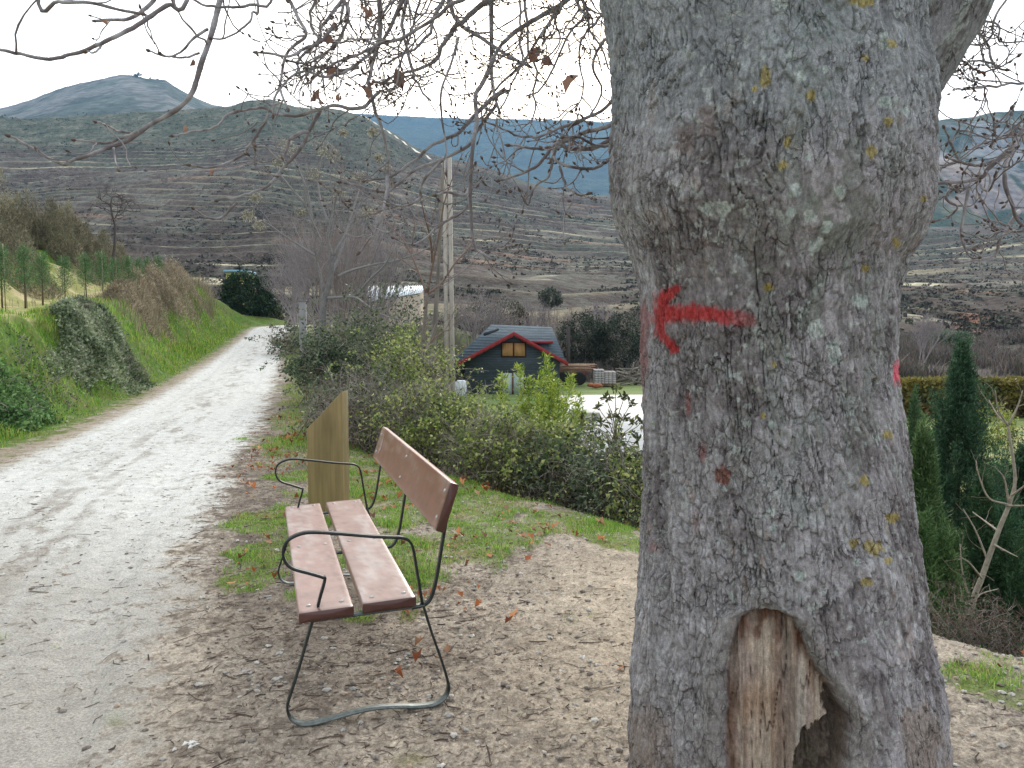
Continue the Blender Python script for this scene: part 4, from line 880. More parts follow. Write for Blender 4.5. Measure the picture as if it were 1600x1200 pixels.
# ================================================================== slant-cut wooden post
Yp = 6.35; A0 = at(481, 800, Yp); w_ = (548-481)/F*Yp
xl, xm, xr = at(481, 800, Yp)[0], at(538, 800, Yp+.02)[0], at(548, 800, Yp+.2)[0]
zb = ground_z(xl, Yp)-.08; zl, zr_ = at(481, 671, Yp)[2], at(540, 612, Yp)[2]
mb = MB(); D3 = np.array([xr-xm, .17, 0]); n_s = 30
fr_ = [np.array([xl, Yp+.015, zb]), np.array([xm, Yp, zb]), np.array([xm, Yp, zr_]), np.array([xl, Yp+.015, zl])]
mb.prism(fr_, D3, lin((146, 128, 90)))
post = mb.build('wooden_post', M_wood, bevel=.006); tag(post, 'thick square-cut wooden post with a slanted top standing just beyond the bench', 'post')
# ================================================================== poles
up = empty('utility_pole', (at(704, 560, 16)[0], 16, -1.9), 'tall grey twin-leg concrete pole rising behind the hedge left of the cabin', 'pole')
xp = up.location[0]; zt_ = at(700, 246, 16)[2]
for k in (-1, 1):
    mb = MB(); n = 24; zc_ = np.linspace(-1.9, zt_, n); xx_ = xp+k*(.062-.010*np.linspace(0, 1, n))-.05*np.linspace(0, 1, n)
    mb.prism([(xx_[0]-.042, 15.91, zc_[0]), (xx_[0]+.042, 15.91, zc_[0]), (xx_[-1]+.036, 15.91, zc_[-1]), (xx_[-1]-.036, 15.91, zc_[-1])], (0, .18, 0), lin((162, 155, 146)))
    mb.build('leg', M_hard, up)
for i in range(11):
    z_ = -1.4+i*.6; mb = MB(); mb.box(-.05, .05, -.03, .03, 0, .05, lin((150, 143, 134)), o=(xp-.05*(z_+1.9)/7, 16, z_)); mb.build('rung', M_hard, up)
mb = MB(); a, b = at(674, 590, 15.4), at(692, 262, 15.4); mb.tube(spline([a, (a+b)/2+[.02, 0, 0], b], 8), [.045]*8+[.035]*9, 10, lin((122, 114, 106)))
tag(mb.build('wooden_pole', M_wood, smooth=True), 'thin weathered wooden pole leaning against the twin-leg concrete pole', 'pole')
mb = MB(); g = np.random.default_rng(5); c = at(474, 540, 27.5); zb = ground_z(c[0], 27.5); zt2 = at(474, 471, 27.5)[2]
mb.box(-.12, .12, -.1, .1, zb-.1, zt2, lin((136, 134, 136)), o=(c[0], 27.5, 0)); mb.box(-.15, .15, -.13, .13, zt2, zt2+.05, lin((120, 116, 114)), o=(c[0], 27.5, 0)); mb.tube([(c[0]+.12, 27.5, zt2-.1), (c[0]+.25, 27.5, zt2+.12)], .02, 6, lin((90, 86, 84)))
tag(mb.build('roadside_post', M_hard, bevel=.01), 'square grey concrete post on the right verge near the bend of the road', 'post')

# ================================================================== cabin
HY = 42.; hs = HY/F
def HX(px, Y=HY): return (px-800)/F*Y*1.0
def HZ(py, Y=HY): return float(at(800, py, Y)[2])
cab = empty('cabin', (HX(803), HY+3, -2.05), 'dark blue clapboard cabin with red scalloped bargeboards and boarded windows', 'cabin')
x0, x1, xa = HX(727), HX(874), HX(803); za = HZ(524); ze = HZ(566); CB = lin((72, 80, 89))
sl_ = (za-ze)/(xa-x0+.15)
mb = MB(); nb = 24; bh = (za+2.05)/nb
for i in range(nb):
    z0 = -2.05+i*bh; z1 = z0+bh*1.06
    def lim(z): 
        h_ = max(0, (z-ze)/sl_)*1.0; return x0+max(0, h_-.15), x1-max(0, h_-.15)*(x1-xa)/(xa-x0)
    a0, b0 = lim(z0); a1, b1 = lim(min(z1, za))
    if b1 <= a1: a1 = b1 = xa
    mb.add([(a0, HY-.035, z0), (b0, HY-.035, z0), (b1, HY-.008, z1), (a1, HY-.008, z1), (a0, HY+.1, z0), (b0, HY+.1, z0), (b1, HY+.1, z1), (a1, HY+.1, z1)], [[0, 1, 2, 3], [4, 7, 6, 5], [0, 4, 5, 1], [1, 5, 6, 2], [0, 3, 7, 4]], c=CB*(.9+.2*((i*7) % 5)/5))
for xx in (x0, x1-.0):
    for i in range(12):
        z0 = -2.05+i*(ze+2.05)/12; mb.box(-.03, .03, .1, 6.5, 0, (ze+2.05)/12*.96, CB*.95, o=(xx, HY, z0))
mb.build('wall', M_hard, cab)
mb = MB(); RL = lin((88, 101, 110)); ov = .45
# front gable roof: two slabs
for (xe, zz0) in ((x0-.35, ze-sl_*.22), (x1+.45, ze-sl_*.25)):
    v = np.array([(xa, HY-ov, za+.08), (xa, HY+3.5, za+.08), (xe, HY+3.5, zz0+.04), (xe, HY-ov, zz0+.04)]); v2 = v+[0, 0, .1]; mb.add(np.vstack([v, v2]), [[0, 1, 2, 3], [7, 6, 5, 4], [0, 4, 5, 1], [1, 5, 6, 2], [2, 6, 7, 3], [3, 7, 4, 0]], c=RL)
# main hipped roof behind
e0, e1 = HX(706, 43), HX(884, 43); zE = HZ(566, 43); t0, t1 = HX(768, 46.5), HX(862, 46.5); zT, zT1 = HZ(507, 46.5), HZ(511, 46.5)
mb.add([(e0, 42.6, zE), (e1, 42.6, zE), (e1, 50.4, zE), (e0, 50.4, zE), (t0, 46.5, zT), (t1, 46.5, zT1)], [[0, 1, 5, 4], [2, 3, 4, 5]], [[0, 4, 3], [1, 2, 5], [0, 2, 1], [0, 3, 2]], c=RL*.95)
rf_ = mb.build('roof', M_slate, cab)
# slate courses as thin raised strips on the visible front slope
mb = MB()
for i in range(1, 14):
    t = i/14; a = np.array([e0+(t0-e0)*t, 42.6+3.9*t, zE+(zT-zE)*t]); b = np.array([e1+(t1-e1)*t, 42.6+3.9*t, zE+(zT1-zE)*t]); mb.add([a+[0, -.01, .02], b+[0, -.01, .02], b+[0, .05, .05], a+[0, .05, .05]], [[0, 1, 2, 3]], c=RL*.9)
mb.build('slate_course', M_slate, rf_)
mb = MB(); a = at(757, 524, 44.3); b = at(778, 516, 45.2)
mb.tube([a+[0, 0, .05], b+[0, 0, .05]], .09, 6, lin((50, 54, 60))); mb.build('roof_vent', M_slate, rf_)
mb = MB()                                                    # scalloped bargeboards
RD = lin((132, 44, 46))
for (xe, zz0) in ((x0-.35, ze-sl_*.22), (x1+.45, ze-sl_*.25)):
    n = 60; t = np.linspace(0, 1, n); X_ = xa+(xe-xa)*t; Zt = za+.2+(zz0+.16-za-.2)*t; Zb = Zt-.20-.045*np.abs(np.sin(t*pi*9))
    fv = np.stack([X_, 0*X_+HY-ov-.03, Zt], 1); fb = np.stack([X_, 0*X_+HY-ov-.03, Zb], 1); d_ = np.array([0, .05, 0])
    v = np.vstack([fv, fb, fv+d_, fb+d_]); i = np.arange(n-1); mb.add(v, np.vstack([np.stack([i, i+1, i+1+n, i+n], 1), np.stack([i+2*n, i+3*n, i+1+3*n, i+1+2*n], 1), np.stack([i, i+2*n, i+1+2*n, i+1], 1), np.stack([i+n, i+1+n, i+1+3*n, i+3*n], 1)]), c=RD)
mb.build('bargeboard', M_hard, cab)
wd = MB(); wx0, wx1, wz0, wz1 = HX(785), HX(820), HZ(556), HZ(536)
wd.box(wx0-.08, wx1+.08, HY-.09, HY-.037, wz0-.06, wz1+.06, lin((70, 44, 40))); win = wd.build('window', M_hard, cab)
for a, b in ((wx0, (wx0+wx1)/2-.04), ((wx0+wx1)/2+.04, wx1)):
    mb = MB(); mb.box(a, b, HY-.11, HY-.092, wz0, wz1, lin((176, 134, 88))); mb.build('board', M_wood, win)
wd = MB(); wx0, wx1, wz0, wz1 = HX(785), HX(818), HZ(616), HZ(583)
wd.box(wx0-.05, wx1+.05, HY-.09, HY-.037, wz0-.05, wz1+.05, lin((60, 60, 62))); win = wd.build('window', M_hard, cab); win['label'] = 'lower window covered with pale sheets'
for a, b in ((wx0, (wx0+wx1)/2-.06), ((wx0+wx1)/2+.03, wx1)):
    mb = MB(); mb.box(a, b, HY-.11, HY-.092, wz0, wz1, lin((176, 190, 186))); mb.build('sheet', M_hard, win)
mb = MB(); mb.box((wx0+wx1)/2-.05, (wx0+wx1)/2+.02, HY-.13, HY-.10, wz0, wz1, lin((110, 84, 70))); mb.build('batten', M_wood, win)
# dormer
mb = MB(); dx0, dx1, dz0, dz1 = HX(836, 44.2), HX(856, 44.2), HZ(551, 44.2), HZ(536, 44.2)
mb.box(dx0, dx1, 43.5, 46, dz0-.3, dz1, CB); do = mb.build('dormer', M_hard, cab)
mb = MB(); mb.box(dx0-.2, dx1+.25, 43.2, 46, dz1+.002, dz1+.12, RD); mb.build('fascia', M_hard, do)
mb = MB(); mb.box(HX(712, 43.5), HX(727, 43.5)-.04, 43.2, 49.8, -2.05, zE-.01, lin((60, 56, 54))); mb.build('side_porch', M_hard, cab)
mb = MB(); c = at(720, 610, 39); mb.tube([(c[0], 39, -2.05), (c[0], 39, -1.5), (c[0], 39, -1.15), (c[0], 39, -1.1)], [.28, .3, .28, .2], 14, lin((200, 206, 210)))
tag(mb.build('plastic_drum', M_hard, smooth=True), 'white plastic drum at the left front corner of the cabin', 'drum')
# things behind the cabin
Yb = 49.
mb = MB(); g = np.random.default_rng(8)
for i in range(22): x = HX(894, Yb)+g.normal()*.25; mb.box(-1.0-.3*g.random(), 1.0, 0, .12, 0, .04, lin((160+20*g.random(), 140, 116)), o=(x, Yb+g.uniform(-.5, .5), -1.25+.07*(i//3)))
tag(mb.build('plank_pile', M_wood), 'pile of pale planks lying on the red trailer right of the cabin', 'planks')
tr = empty('trailer', (HX(893, Yb), Yb, -2.05), 'low red flatbed trailer parked behind the right side of the cabin', 'trailer')
mb = MB(); mb.box(-.9, .9, -.6, .6, .62, .78, lin((112, 50, 46)), o=tuple(tr.location)); mb.build('bed', M_hard, tr)
for sx_ in (-.45, .45):
    mb = MB(); c = np.array(tr.location)+[sx_, -.64, .42]; mb.tube([c, c+[0, .01, 0], c+[0, .14, 0], c+[0, .15, 0]], [.3, .42, .42, .3], 18, lin((38, 38, 38))); mb.build('wheel', M_hard, tr)
for j, (pa, pb, pt) in enumerate(((928, 943, 577), (943, 961, 580))):
    t = empty('block_stack', (HX((pa+pb)/2, Yb-1), Yb-1, -2.05), ['left and taller of the two pale grey block stacks at the edge of the lawn', 'right and lower of the two pale grey block stacks at the edge of the lawn'][j], 'block stack', 'stacks of grey blocks at the edge of the lawn')
    mb = MB(); zt3 = HZ(pt, Yb-1); xa_, xb_ = HX(pa, Yb-1), HX(pb, Yb-1)
    nx, nz_ = 3, 6
    for i in range(nx):
        for k in range(nz_):
            for yy in range(3): mb.box(xa_+(xb_-xa_)*i/nx+.008, xa_+(xb_-xa_)*(i+1)/nx-.008, Yb-1.5+yy*.34, Yb-1.18+yy*.34, -1.9+(zt3+1.9)*k/nz_+.008, -1.9+(zt3+1.9)*(k+1)/nz_, lin((158+g.integers(0, 18), 160, 160)))
    mb.build('blocks', M_hard, t)
    mb = MB(); mb.box(xa_, xb_, Yb-1.5, Yb-.5, -2.05, -1.95, lin((120, 100, 80))); mb.box(xa_, xb_, Yb-1.5, Yb-.5, -1.93, -1.9, lin((120, 100, 80))); mb.build('pallet', M_wood, t)
mb = MB(); c = np.array([HX(930, 46), 46, -1.9])
for i in range(7): d = rdir(1, g)[0]*[.28, .2, .08]; mb.tube([c+d-[.2, 0, 0], c+d-[.1, 0, -.03], c+d+[.1, 0, .03], c+d+[.2, 0, 0]], [.03, .12, .12, .03], 8, lin((160, 96, 70)))
tag(mb.build('sack', M_hard, smooth=True), 'small orange sack slumped on the grass before the grey blocks', 'sack')
mb = MB()
for i in range(46): a = np.array([HX(996, Yb)+g.uniform(-1, .9), Yb+g.uniform(-.5, .5), -2.0+g.random()**1.5*1.1]); d = unit(np.array([g.normal(), .3*g.normal(), .35*g.normal()])); mb.tube([a-d*.5, a+d*.6], .03+.03*g.random(), 5, lin((150, 142, 132))*(.6+.6*g.random()))
tag(mb.build('wood_pile', M_wood), 'untidy heap of cut branches and boards at the lawn edge beside the trunk', 'wood pile')
mb = MB(); c = HX(888, 52); mb.box(-.12, .12, -.1, .1, -2.2, HZ(510, 52), lin((66, 60, 58)), o=(c, 52, 0))
tag(mb.build('wooden_post', M_wood), 'dark upright post among the shrubs behind the cabin', 'post')
# paved yard and its kerb blocks
mb = MB(); xs_ = [(2.3, 38.6), (6, 38.8), (9.6, 38.6), (9.6, 21), (5, 20.5), (1.2, 21)]
pts = np.array([(x, y, 0) for x, y in xs_], float); pts[:, 2] = -1.86; mb.prism(pts, (0, 0, .05), lin((214, 212, 208)))
Vg = mb.build('yard_paving', M_hard, origin=(0, 0, 0)); tag(Vg, kind='structure')
mb = MB(); c = at(913, 660, 28); mb.box(-.55, .55, -.2, .2, -1.81, -1.52, lin((150, 146, 140)), o=(c[0], 28, 0)); tag(mb.build('concrete_block', M_hard, bevel=.02), 'long grey concrete block lying on the white paved yard', 'block')
mb = MB(); c = at(898, 680, 25.5); mb.box(-.6, .6, -.15, .15, -1.81, -1.68, lin((120, 112, 104)), o=(c[0], 25.5, 0)); tag(mb.build('concrete_block', M_hard, bevel=.02), 'flat dark kerb stone at the near edge of the white paved yard', 'block')
# white-roofed shed and small yellow building
sh = empty('long_shed', (-11, 66, -2), 'long low shed with a bright white sheet roof behind the bare trees', 'shed')
a, b, c, d = at(573, 470, 60), at(658, 456, 74), at(664, 446.5, 80), at(573, 447.5, 70)
mb = MB(); v = np.array([a, b, c, d]); mb.add(np.vstack([v, v-[0, 0, .12]]), [[0, 1, 2, 3], [7, 6, 5, 4], [0, 4, 5, 1], [1, 5, 6, 2], [2, 6, 7, 3], [3, 7, 4, 0]], c=lin((226, 232, 236))); rf_ = mb.build('roof', M_hard, sh)
mb = MB()
for i in range(24):
    t = (i+.5)/24; p = a+(b-a)*t; q = d+(c-d)*t; mb.tube([p+[0, 0, .02], q+[0, 0, .02]], .05, 5, lin((200, 208, 214)))
mb.build('rib', M_hard, rf_)
mb = MB(); vi = v.copy(); cen = v.mean(0); vi = cen+(v-cen)*.94; vi[:, 2] -= .2; vb = vi.copy(); vb[:, 2] = -2.3; mb.add(np.vstack([vi, vb]), [[0, 4, 5, 1], [1, 5, 6, 2], [2, 6, 7, 3], [3, 7, 4, 0]], c=lin((176, 162, 146))); mb.build('wall', M_hard, sh)
xc = (370-800)/F*105; zc_ = at(368, 424, 105)[2]; zg = float(hz_at(np.array([xc/105]), np.array([105.]))[0])-1
yb_ = empty('yellow_building', (xc, 105, zg), 'small yellow building with a pale blue roof edge showing above the evergreen', 'building')
mb = MB(); mb.box(-1.2, 1.3, 0, 4, zg, zc_-.12, lin((188, 178, 110)), o=(xc, 105, 0)); mb.build('wall', M_hard, yb_)
mb = MB(); mb.box(-1.4, 1.5, -.3, 4.3, zc_-.12, zc_+.18, lin((130, 168, 188)), o=(xc, 105, 0)); mb.build('roof', M_hard, yb_)

# ================================================================== plants
def in_blob(n, c, r, g, lump=.35, s=0, shell=.5):
    D = rdir(n, g); rad = g.random(n)**(1/3)*(1-shell)+shell*g.random(n)**.12
    k = 1+lump*fbm(D[:, 0]*2.2+s, D[:, 1]*2.2, D[:, 2]*2.2+s*.7, o=3, s=s+500); P_ = D*(rad*k)[:, None]*np.asarray(r)+np.asarray(c)
    h_ = fbm(P_[:, 0]*2.6/np.mean(r)*1.0, P_[:, 1]*2.6/np.mean(r), P_[:, 2]*2.6/np.mean(r), o=2, s=s+510)
    return P_[h_ > -.28]
def ground_clip(P_, off=.02):
    z = gz(P_[:, 0], P_[:, 1]); return P_[P_[:, 2] > z+off]
def bush(name, c, r, nleaf, lsize, pal, nstem, stemc, label, cat, g, group=None, s=0, leafmat=None, stem_r=.006, asp=.6, arch=.25, twigs=0, twigc=None, lump=.4, bare_low=0, shoots=0, bias=None):
    c = np.asarray(c, float); zg = ground_z(c[0], c[1]) if c[1] < 85 else c[2]-r[2]
    e = empty(name, (c[0], c[1], zg), label, cat, group)
    st = MB(); base = np.array([c[0], c[1], zg])
    for i in range(nstem):
        b = base+[g.normal()*r[0]*.4, g.normal()*r[1]*.4, 0]; b[2] = zg-.05
        d = rdir(1, g)[0]; d[2] = abs(d[2]); t = c+d*np.asarray(r)*g.uniform(.6, 1.08); m = (b+t)/2; m[2] = m[2]+arch*r[2]; st.tube(spline([b, m, t], 5)+g.normal(size=(11, 3))*.01, np.linspace(stem_r, stem_r*.35, 11), 4, np.asarray(stemc)*(.7+.6*g.random()), cap=False)
    for i in range(twigs):
        p = c+rdir(1, g)[0]*np.asarray(r)*g.random()**.4; p[2] = max(p[2], zg+.03); d = rdir(1, g)[0]; L_ = np.mean(r)*g.uniform(.2, .55); q = p+d*L_; m = (p+q)/2+rdir(1, g)[0]*L_*.25; st.tube(spline([p, m, q], 4), np.linspace(stem_r*.5, stem_r*.25, 9), 3, np.asarray(twigc if twigc is not None else stemc)*(.6+.7*g.random()), cap=False)
    lf = MB(); pal = np.array(pal)
    for i in range(shoots):
        d = rdir(1, g)[0]; d[2] = abs(d[2])*.8+.35; d = unit(d); p = c+d*np.asarray(r)*.75; L_ = np.mean(r)*g.uniform(.35, .95); q = p+unit(d*[1, 1, .9]+rdir(1, g)[0]*.5)*L_; q2 = q+[d[0]*L_*.3, d[1]*L_*.3, -L_*.25*g.random()]; Pc = spline([p, (p+q)/2+[0, 0, L_*.12], q, q2], 5)
        st.tube(Pc, np.linspace(stem_r*.6, stem_r*.2, len(Pc)), 3, np.asarray(twigc if twigc is not None else stemc)*(.7+.5*g.random()), cap=False)
        if nleaf and g.random() < .7: leaves(lf, np.repeat(Pc[5:], 2, 0)+g.normal(size=((len(Pc)-5)*2, 3))*lsize*.4, lsize*.9, pal*1.1, g, asp)
    if nstem+twigs: st.build('stems', M_twig, e)
    if nleaf:
        P_ = in_blob(nleaf, c, r, g, lump, s)
        if c[1] < 85: P_ = ground_clip(P_)
        if bare_low: P_ = P_[g.random(len(P_)) < ss(-bare_low, bare_low*.3, (P_[:, 2]-c[2])/r[2]+.25*fbm(P_[:, 0]*2, P_[:, 1]*2, o=2, s=s))*.93+.07]
        k_ = fbm(P_[:, 0]*1.6+s, P_[:, 1]*1.6, P_[:, 2]*1.6, o=2, s=s+520); n_ = len(P_); ci = np.clip((g.random(n_)*.55+.45*(k_*.9+.5))*len(pal), 0, len(pal)-1).astype(int)
        for q_ in range(len(pal)):
            m_ = ci == q_
            if m_.any(): leaves(lf, P_[m_], lsize, pal[q_], g, asp, jit=.4, bias=bias)
    if lf.n: lf.build('foliage', leafmat or M_leaf, e)
    return e
DK = [lin(x) for x in ((58, 70, 50), (76, 88, 64), (44, 56, 40), (96, 104, 84))]
OL = [lin(x) for x in ((66, 80, 46), (84, 98, 52), (104, 118, 62), (126, 136, 74), (150, 152, 96))]
YG = [lin(x) for x in ((146, 160, 62), (120, 142, 54), (166, 172, 84), (96, 120, 48))]
BRN = lin((112, 96, 84)); GRY = lin((142, 134, 126)); TAN = lin((150, 134, 108))
g = np.random.default_rng(21)
HB = [  # px, py(centre), Y, rx, ry, rz, leaves, size, palette, stems, twigs, label
 (505, 585, 15.5, .6, .9, .7, 5500, .055, DK, 50, 260, 'dark ivy-covered bush around the foot of the pale bare tree'),
 (548, 570, 16.5, 1.0, 1.0, 1.0, 6500, .055, DK+OL[:2], 60, 220, 'tall dark green bramble bush just right of the pale bare tree'),
 (520, 655, 12.0, .42, .8, .5, 900, .04, DK, 60, 520, 'low grey tangle of bare bramble stems right of the grassy verge'),
 (568, 655, 10.4, .75, .7, .62, 1800, .04, DK+OL[:1], 90, 760, 'brown twiggy bramble bush behind the slanted wooden post'),
 (628, 615, 11.4, .75, .8, .75, 5500, .045, OL+DK[:1], 60, 420, 'mixed green bramble bush at the base of the forked sapling'),
 (668, 668, 9.6, .75, .6, .62, 4200, .04, OL+DK[:2], 80, 700, 'twiggy green bramble bush directly behind the bench backrest'),
 (735, 690, 9.3, .7, .7, .46, 6500, .04, OL, 60, 420, 'olive green leafy bush below the lower window of the cabin'),
 (775, 715, 8.3, .6, .5, .48, 4200, .038, OL+DK[:1], 70, 560, 'dense low bramble bush at the rim of the slope, right of the bench'),
 (838, 725, 8.0, .55, .5, .48, 5200, .04, OL+DK[:1], 50, 300, 'olive bush with small round leaves below the bright bamboo'),
 (892, 752, 7.6, .5, .5, .42, 3800, .038, DK+OL[:2], 50, 280, 'dark green bush at the rim of the slope, second from the trunk'),
 (955, 775, 7.1, .5, .45, .42, 4600, .036, OL+DK, 40, 180, 'glossy green bush touching the left edge of the big trunk'),
 (1035, 800, 6.8, .5, .5, .5, 2600, .036, OL+DK, 30, 60, 'green bush half hidden behind the big trunk'),
 (450, 540, 34, .9, 1.6, .8, 2600, .09, DK+[BRN], 40, 260, 'low brown hedge plant at the right edge of the road before the bend'),
 (600, 545, 20, 1.5, 1.4, 1.2, 2200, .07, DK+OL[:1], 60, 500, 'grey twiggy bush between the pale bare tree and the forked sapling'),
 (652, 575, 17, .8, 1.2, .8, 2600, .06, OL+DK, 60, 420, 'loose yellow-green bush at the foot of the twin-leg pole'),
]
for j, (px, py, Y, rx, ry, rz, nl, ls, pal, ns, ntw, lab) in enumerate(HB):
    c = at(px, py, Y); bush('bush', c, (rx, ry, rz), int(nl*1.5), ls*1.15, np.array(pal)*1.5, ns, BRN, lab, 'bush', g, 'bushes along the rim of the slope', s=j*3+1, twigs=int(ntw*1.5), twigc=GRY*1.15, stem_r=.007, bare_low=.55, shoots=12 if 640 < px < 880 else 24, lump=.75)
# far side evergreens and thickets
for j, (px, py, Y, rx, ry, rz, nl, ls, pal, lab) in enumerate([
 (384, 466, 64, 2.1, 1.9, 2.0, 10000, .2, [lin((34, 58, 36)), lin((46, 74, 46)), lin((28, 46, 32)), lin((60, 88, 54))], 'dense dark green evergreen at the far bend of the road'),
 (418, 492, 66, 1.3, 1.3, 1.1, 3000, .16, DK, 'grey-green bush right of the dark evergreen at the road bend'),
 (915, 535, 58, 2.2, 2.0, 2.3, 7000, .16, [lin((48, 58, 44)), lin((64, 74, 58)), lin((38, 46, 38))], 'dark round shrub behind the block stacks, left of its neighbour'),
 (965, 540, 57, 2.0, 2.0, 2.2, 6500, .16, [lin((46, 58, 46)), lin((70, 82, 64)), lin((38, 46, 38))], 'dark shrub behind the wood pile, touching the trunk edge'),
 (860, 465, 75, 1.2, 1.2, .9, 2200, .2, [lin((70, 80, 70)), lin((86, 94, 82))], 'small blue-green tree on the slope above the cabin roof'),
 (770, 495, 60, 3.0, 1.5, 1.3, 3500, .16, [lin((92, 84, 66)), lin((76, 72, 56)), lin((70, 80, 56))], 'brownish hedge just behind the cabin ridge'),
 (1478, 529, 84, 1.7, 1.4, 1.0, 3800, .16, [lin((98, 112, 92)), lin((118, 130, 108)), lin((76, 90, 72))], 'grey-green olive tree on the terrace, left of the pair'),
 (1498, 534, 82, 1.5, 1.4, 1.0, 3800, .16, [lin((98, 112, 92)), lin((126, 136, 114)), lin((76, 90, 72))], 'grey-green olive tree on the terrace, right of the pair'),
 (1552, 668, 10.5, .28, .3, .3, 1400, .035, YG, 'small yellowish shrub behind the right-hand conifers'),
 (1596, 700, 10, .2, .2, .3, 300, .03, DK, 'small dark shrub at the right edge of the picture')]):
    c = at(px, py, Y); bush('shrub' if rz < 1.5 else 'bush', c, (rx, ry, rz), int(nl*1.4), ls, pal, 24, BRN, lab, 'bush', g, s=j*5+100, twigs=60, stem_r=.012 if Y > 20 else .005)
def drape(name, c, r, h, nleaf, lsize, pal, twigs, twigc, label, cat, g, group=None, s=0, asp=.6, bias=None, flat=.35, tw_len=.35, sr=.006, m=None):
    """a plant that lies over the slope: leaves and stems follow the ground"""
    c = np.asarray(c, float); e = empty(name, (c[0], c[1], ground_z(c[0], c[1])), label, cat, group)
    def pts(n):
        a = g.random(n)*2*pi; q = g.random(n)**.6*(1+.45*fbm(np.cos(a)*1.5+s, np.sin(a)*1.5, o=3, s=s))*(1+.12*g.normal(size=n)); xx, yy = np.cos(a)*q*r[0], np.sin(a)*q*r[1]; X_ = c[0]+xx*.951-yy*.309; Y_ = c[1]+xx*.309+yy*.951
        top = h*(1-np.clip(q, 0, 1)**2*.85)*(1+.75*fbm(X_*1.9, Y_*1.9, o=3, s=s+3)).clip(.15, 3); t = g.random(n); zf = np.where(g.random(n) < flat, t, t**.22)
        return np.stack([X_, Y_, gz(X_, Y_)+np.clip(top*zf, .01, None)], 1)
    st = MB(); P_ = pts(twigs); D = rdir(twigs, g); D[:, 2] = np.abs(D[:, 2])*.6; D = unit(D if bias is None else D+bias)
    for i in range(twigs):
        L_ = tw_len*g.uniform(.5, 1.3); p = P_[i]; q = p+D[i]*L_; st.tube(spline([p, (p+q)/2+rdir(1, g)[0]*L_*.2, q], 4), np.linspace(sr, sr*.4, 9), 3, np.asarray(twigc)*(.6+.7*g.random()), cap=False)
    st.build('stems', M_twig, e)
    P_ = pts(nleaf); k_ = fbm(P_[:, 0]*2+s, P_[:, 1]*2, P_[:, 2]*2, o=2, s=s+9); pal = np.array(pal); ci = np.clip((g.random(nleaf)*.55+.45*(k_*.9+.5))*len(pal), 0, len(pal)-1).astype(int); lf = MB()
    for q_ in range(len(pal)):
        m_ = ci == q_
        if m_.any(): leaves(lf, P_[m_], lsize, pal[q_], g, asp, jit=.4, bias=bias)
    lf.build('foliage', m or M_leaf, e); return e
# left bank: brambles and ivy
for j, (px, py, Y, rx, ry, rz, nl, ls, pal, ns, tw, lab) in enumerate([
 (146, 525, 15.8, .72, 3.0, .42, 30000, .07, [lin((74, 88, 62)), lin((104, 120, 86)), lin((132, 146, 112)), lin((168, 176, 148))], 60, 260, 'large dark bramble mound hanging over the left bank'),
 (205, 582, 17.5, .42, 1.6, .26, 9000, .07, [lin((64, 80, 54)), lin((94, 112, 76)), lin((120, 136, 96)), lin((146, 156, 118))], 40, 160, 'dark bramble mound low on the left bank near the road'),
 (18, 650, 10.6, .55, 1.0, .24, 6500, .065, [lin((66, 98, 54)), lin((98, 134, 76)), lin((128, 160, 100))], 14, 40, 'broad-leaved ivy patch at the left edge of the picture'),
 (70, 600, 12.8, .5, .8, .15, 700, .04, DK, 30, 90, 'grey dry bramble stems lying on the green left bank')]):
    c = hit(px, py); drape('bramble', c, (rx, ry), rz, nl, ls, pal, tw, GRY, lab, 'bramble', g, s=j*7+200)

def broom(name, c, r, n, h, pal, label, cat, g, group=None, w=.02, lean=.5):
    c = np.asarray(c, float); e = empty(name, (c[0], c[1], ground_z(c[0], c[1])), label, cat, group); mb = MB()
    a = g.random(n)*2*pi; q = g.random(n)**.6; X_ = c[0]+np.cos(a)*q*r[0]; Y_ = c[1]+np.sin(a)*q*r[1]; Z_ = gz(X_, Y_); hh = h*(1-.55*q*q)*(1+.25*fbm(X_*1.4, Y_*1.4, o=2, s=7))
    P_ = np.stack([X_, Y_, Z_], 1); pal = np.array(pal); cc = pal[g.integers(0, len(pal), n)]*(.75+.5*g.random((n, 1)))*(1+.45*fbm(X_*1.1, Y_*1.1, o=2, s=int(c[0]*7)%50))[:, None]
    k = 4; D = np.stack([np.cos(a)*q*lean+g.normal(size=n)*.22, np.sin(a)*q*lean+g.normal(size=n)*.22, np.ones(n)], 1); D = unit(D)
    for lay in range(3):
        z0 = lay*.28; m = g.random(n) < (1, .9, .8)[lay]; Pb = P_[m]+D[m]*(hh[m]*z0)[:, None]+g.normal(size=(m.sum(), 3))*.03*h
        W_ = unit(np.cross(D[m], rdir(m.sum(), g)))*(w*(1-.25*lay)*.5); Tp = Pb+unit(D[m]+rdir(m.sum(), g)*.25)*(hh[m]*.45)[:, None]
        v = np.stack([Pb-W_, Pb+W_, Tp], 1); i = np.arange(m.sum())*3; mb.add(v.reshape(-1, 3), t=np.stack([i, i+1, i+2], 1), c=np.repeat(cc[m], 3, 0))
    mb.build('stalks', M_grass, e); return e
OLV = [lin(x) for x in ((140, 134, 116), (112, 108, 90), (160, 152, 132), (86, 84, 70), (128, 130, 100), (100, 92, 82))]
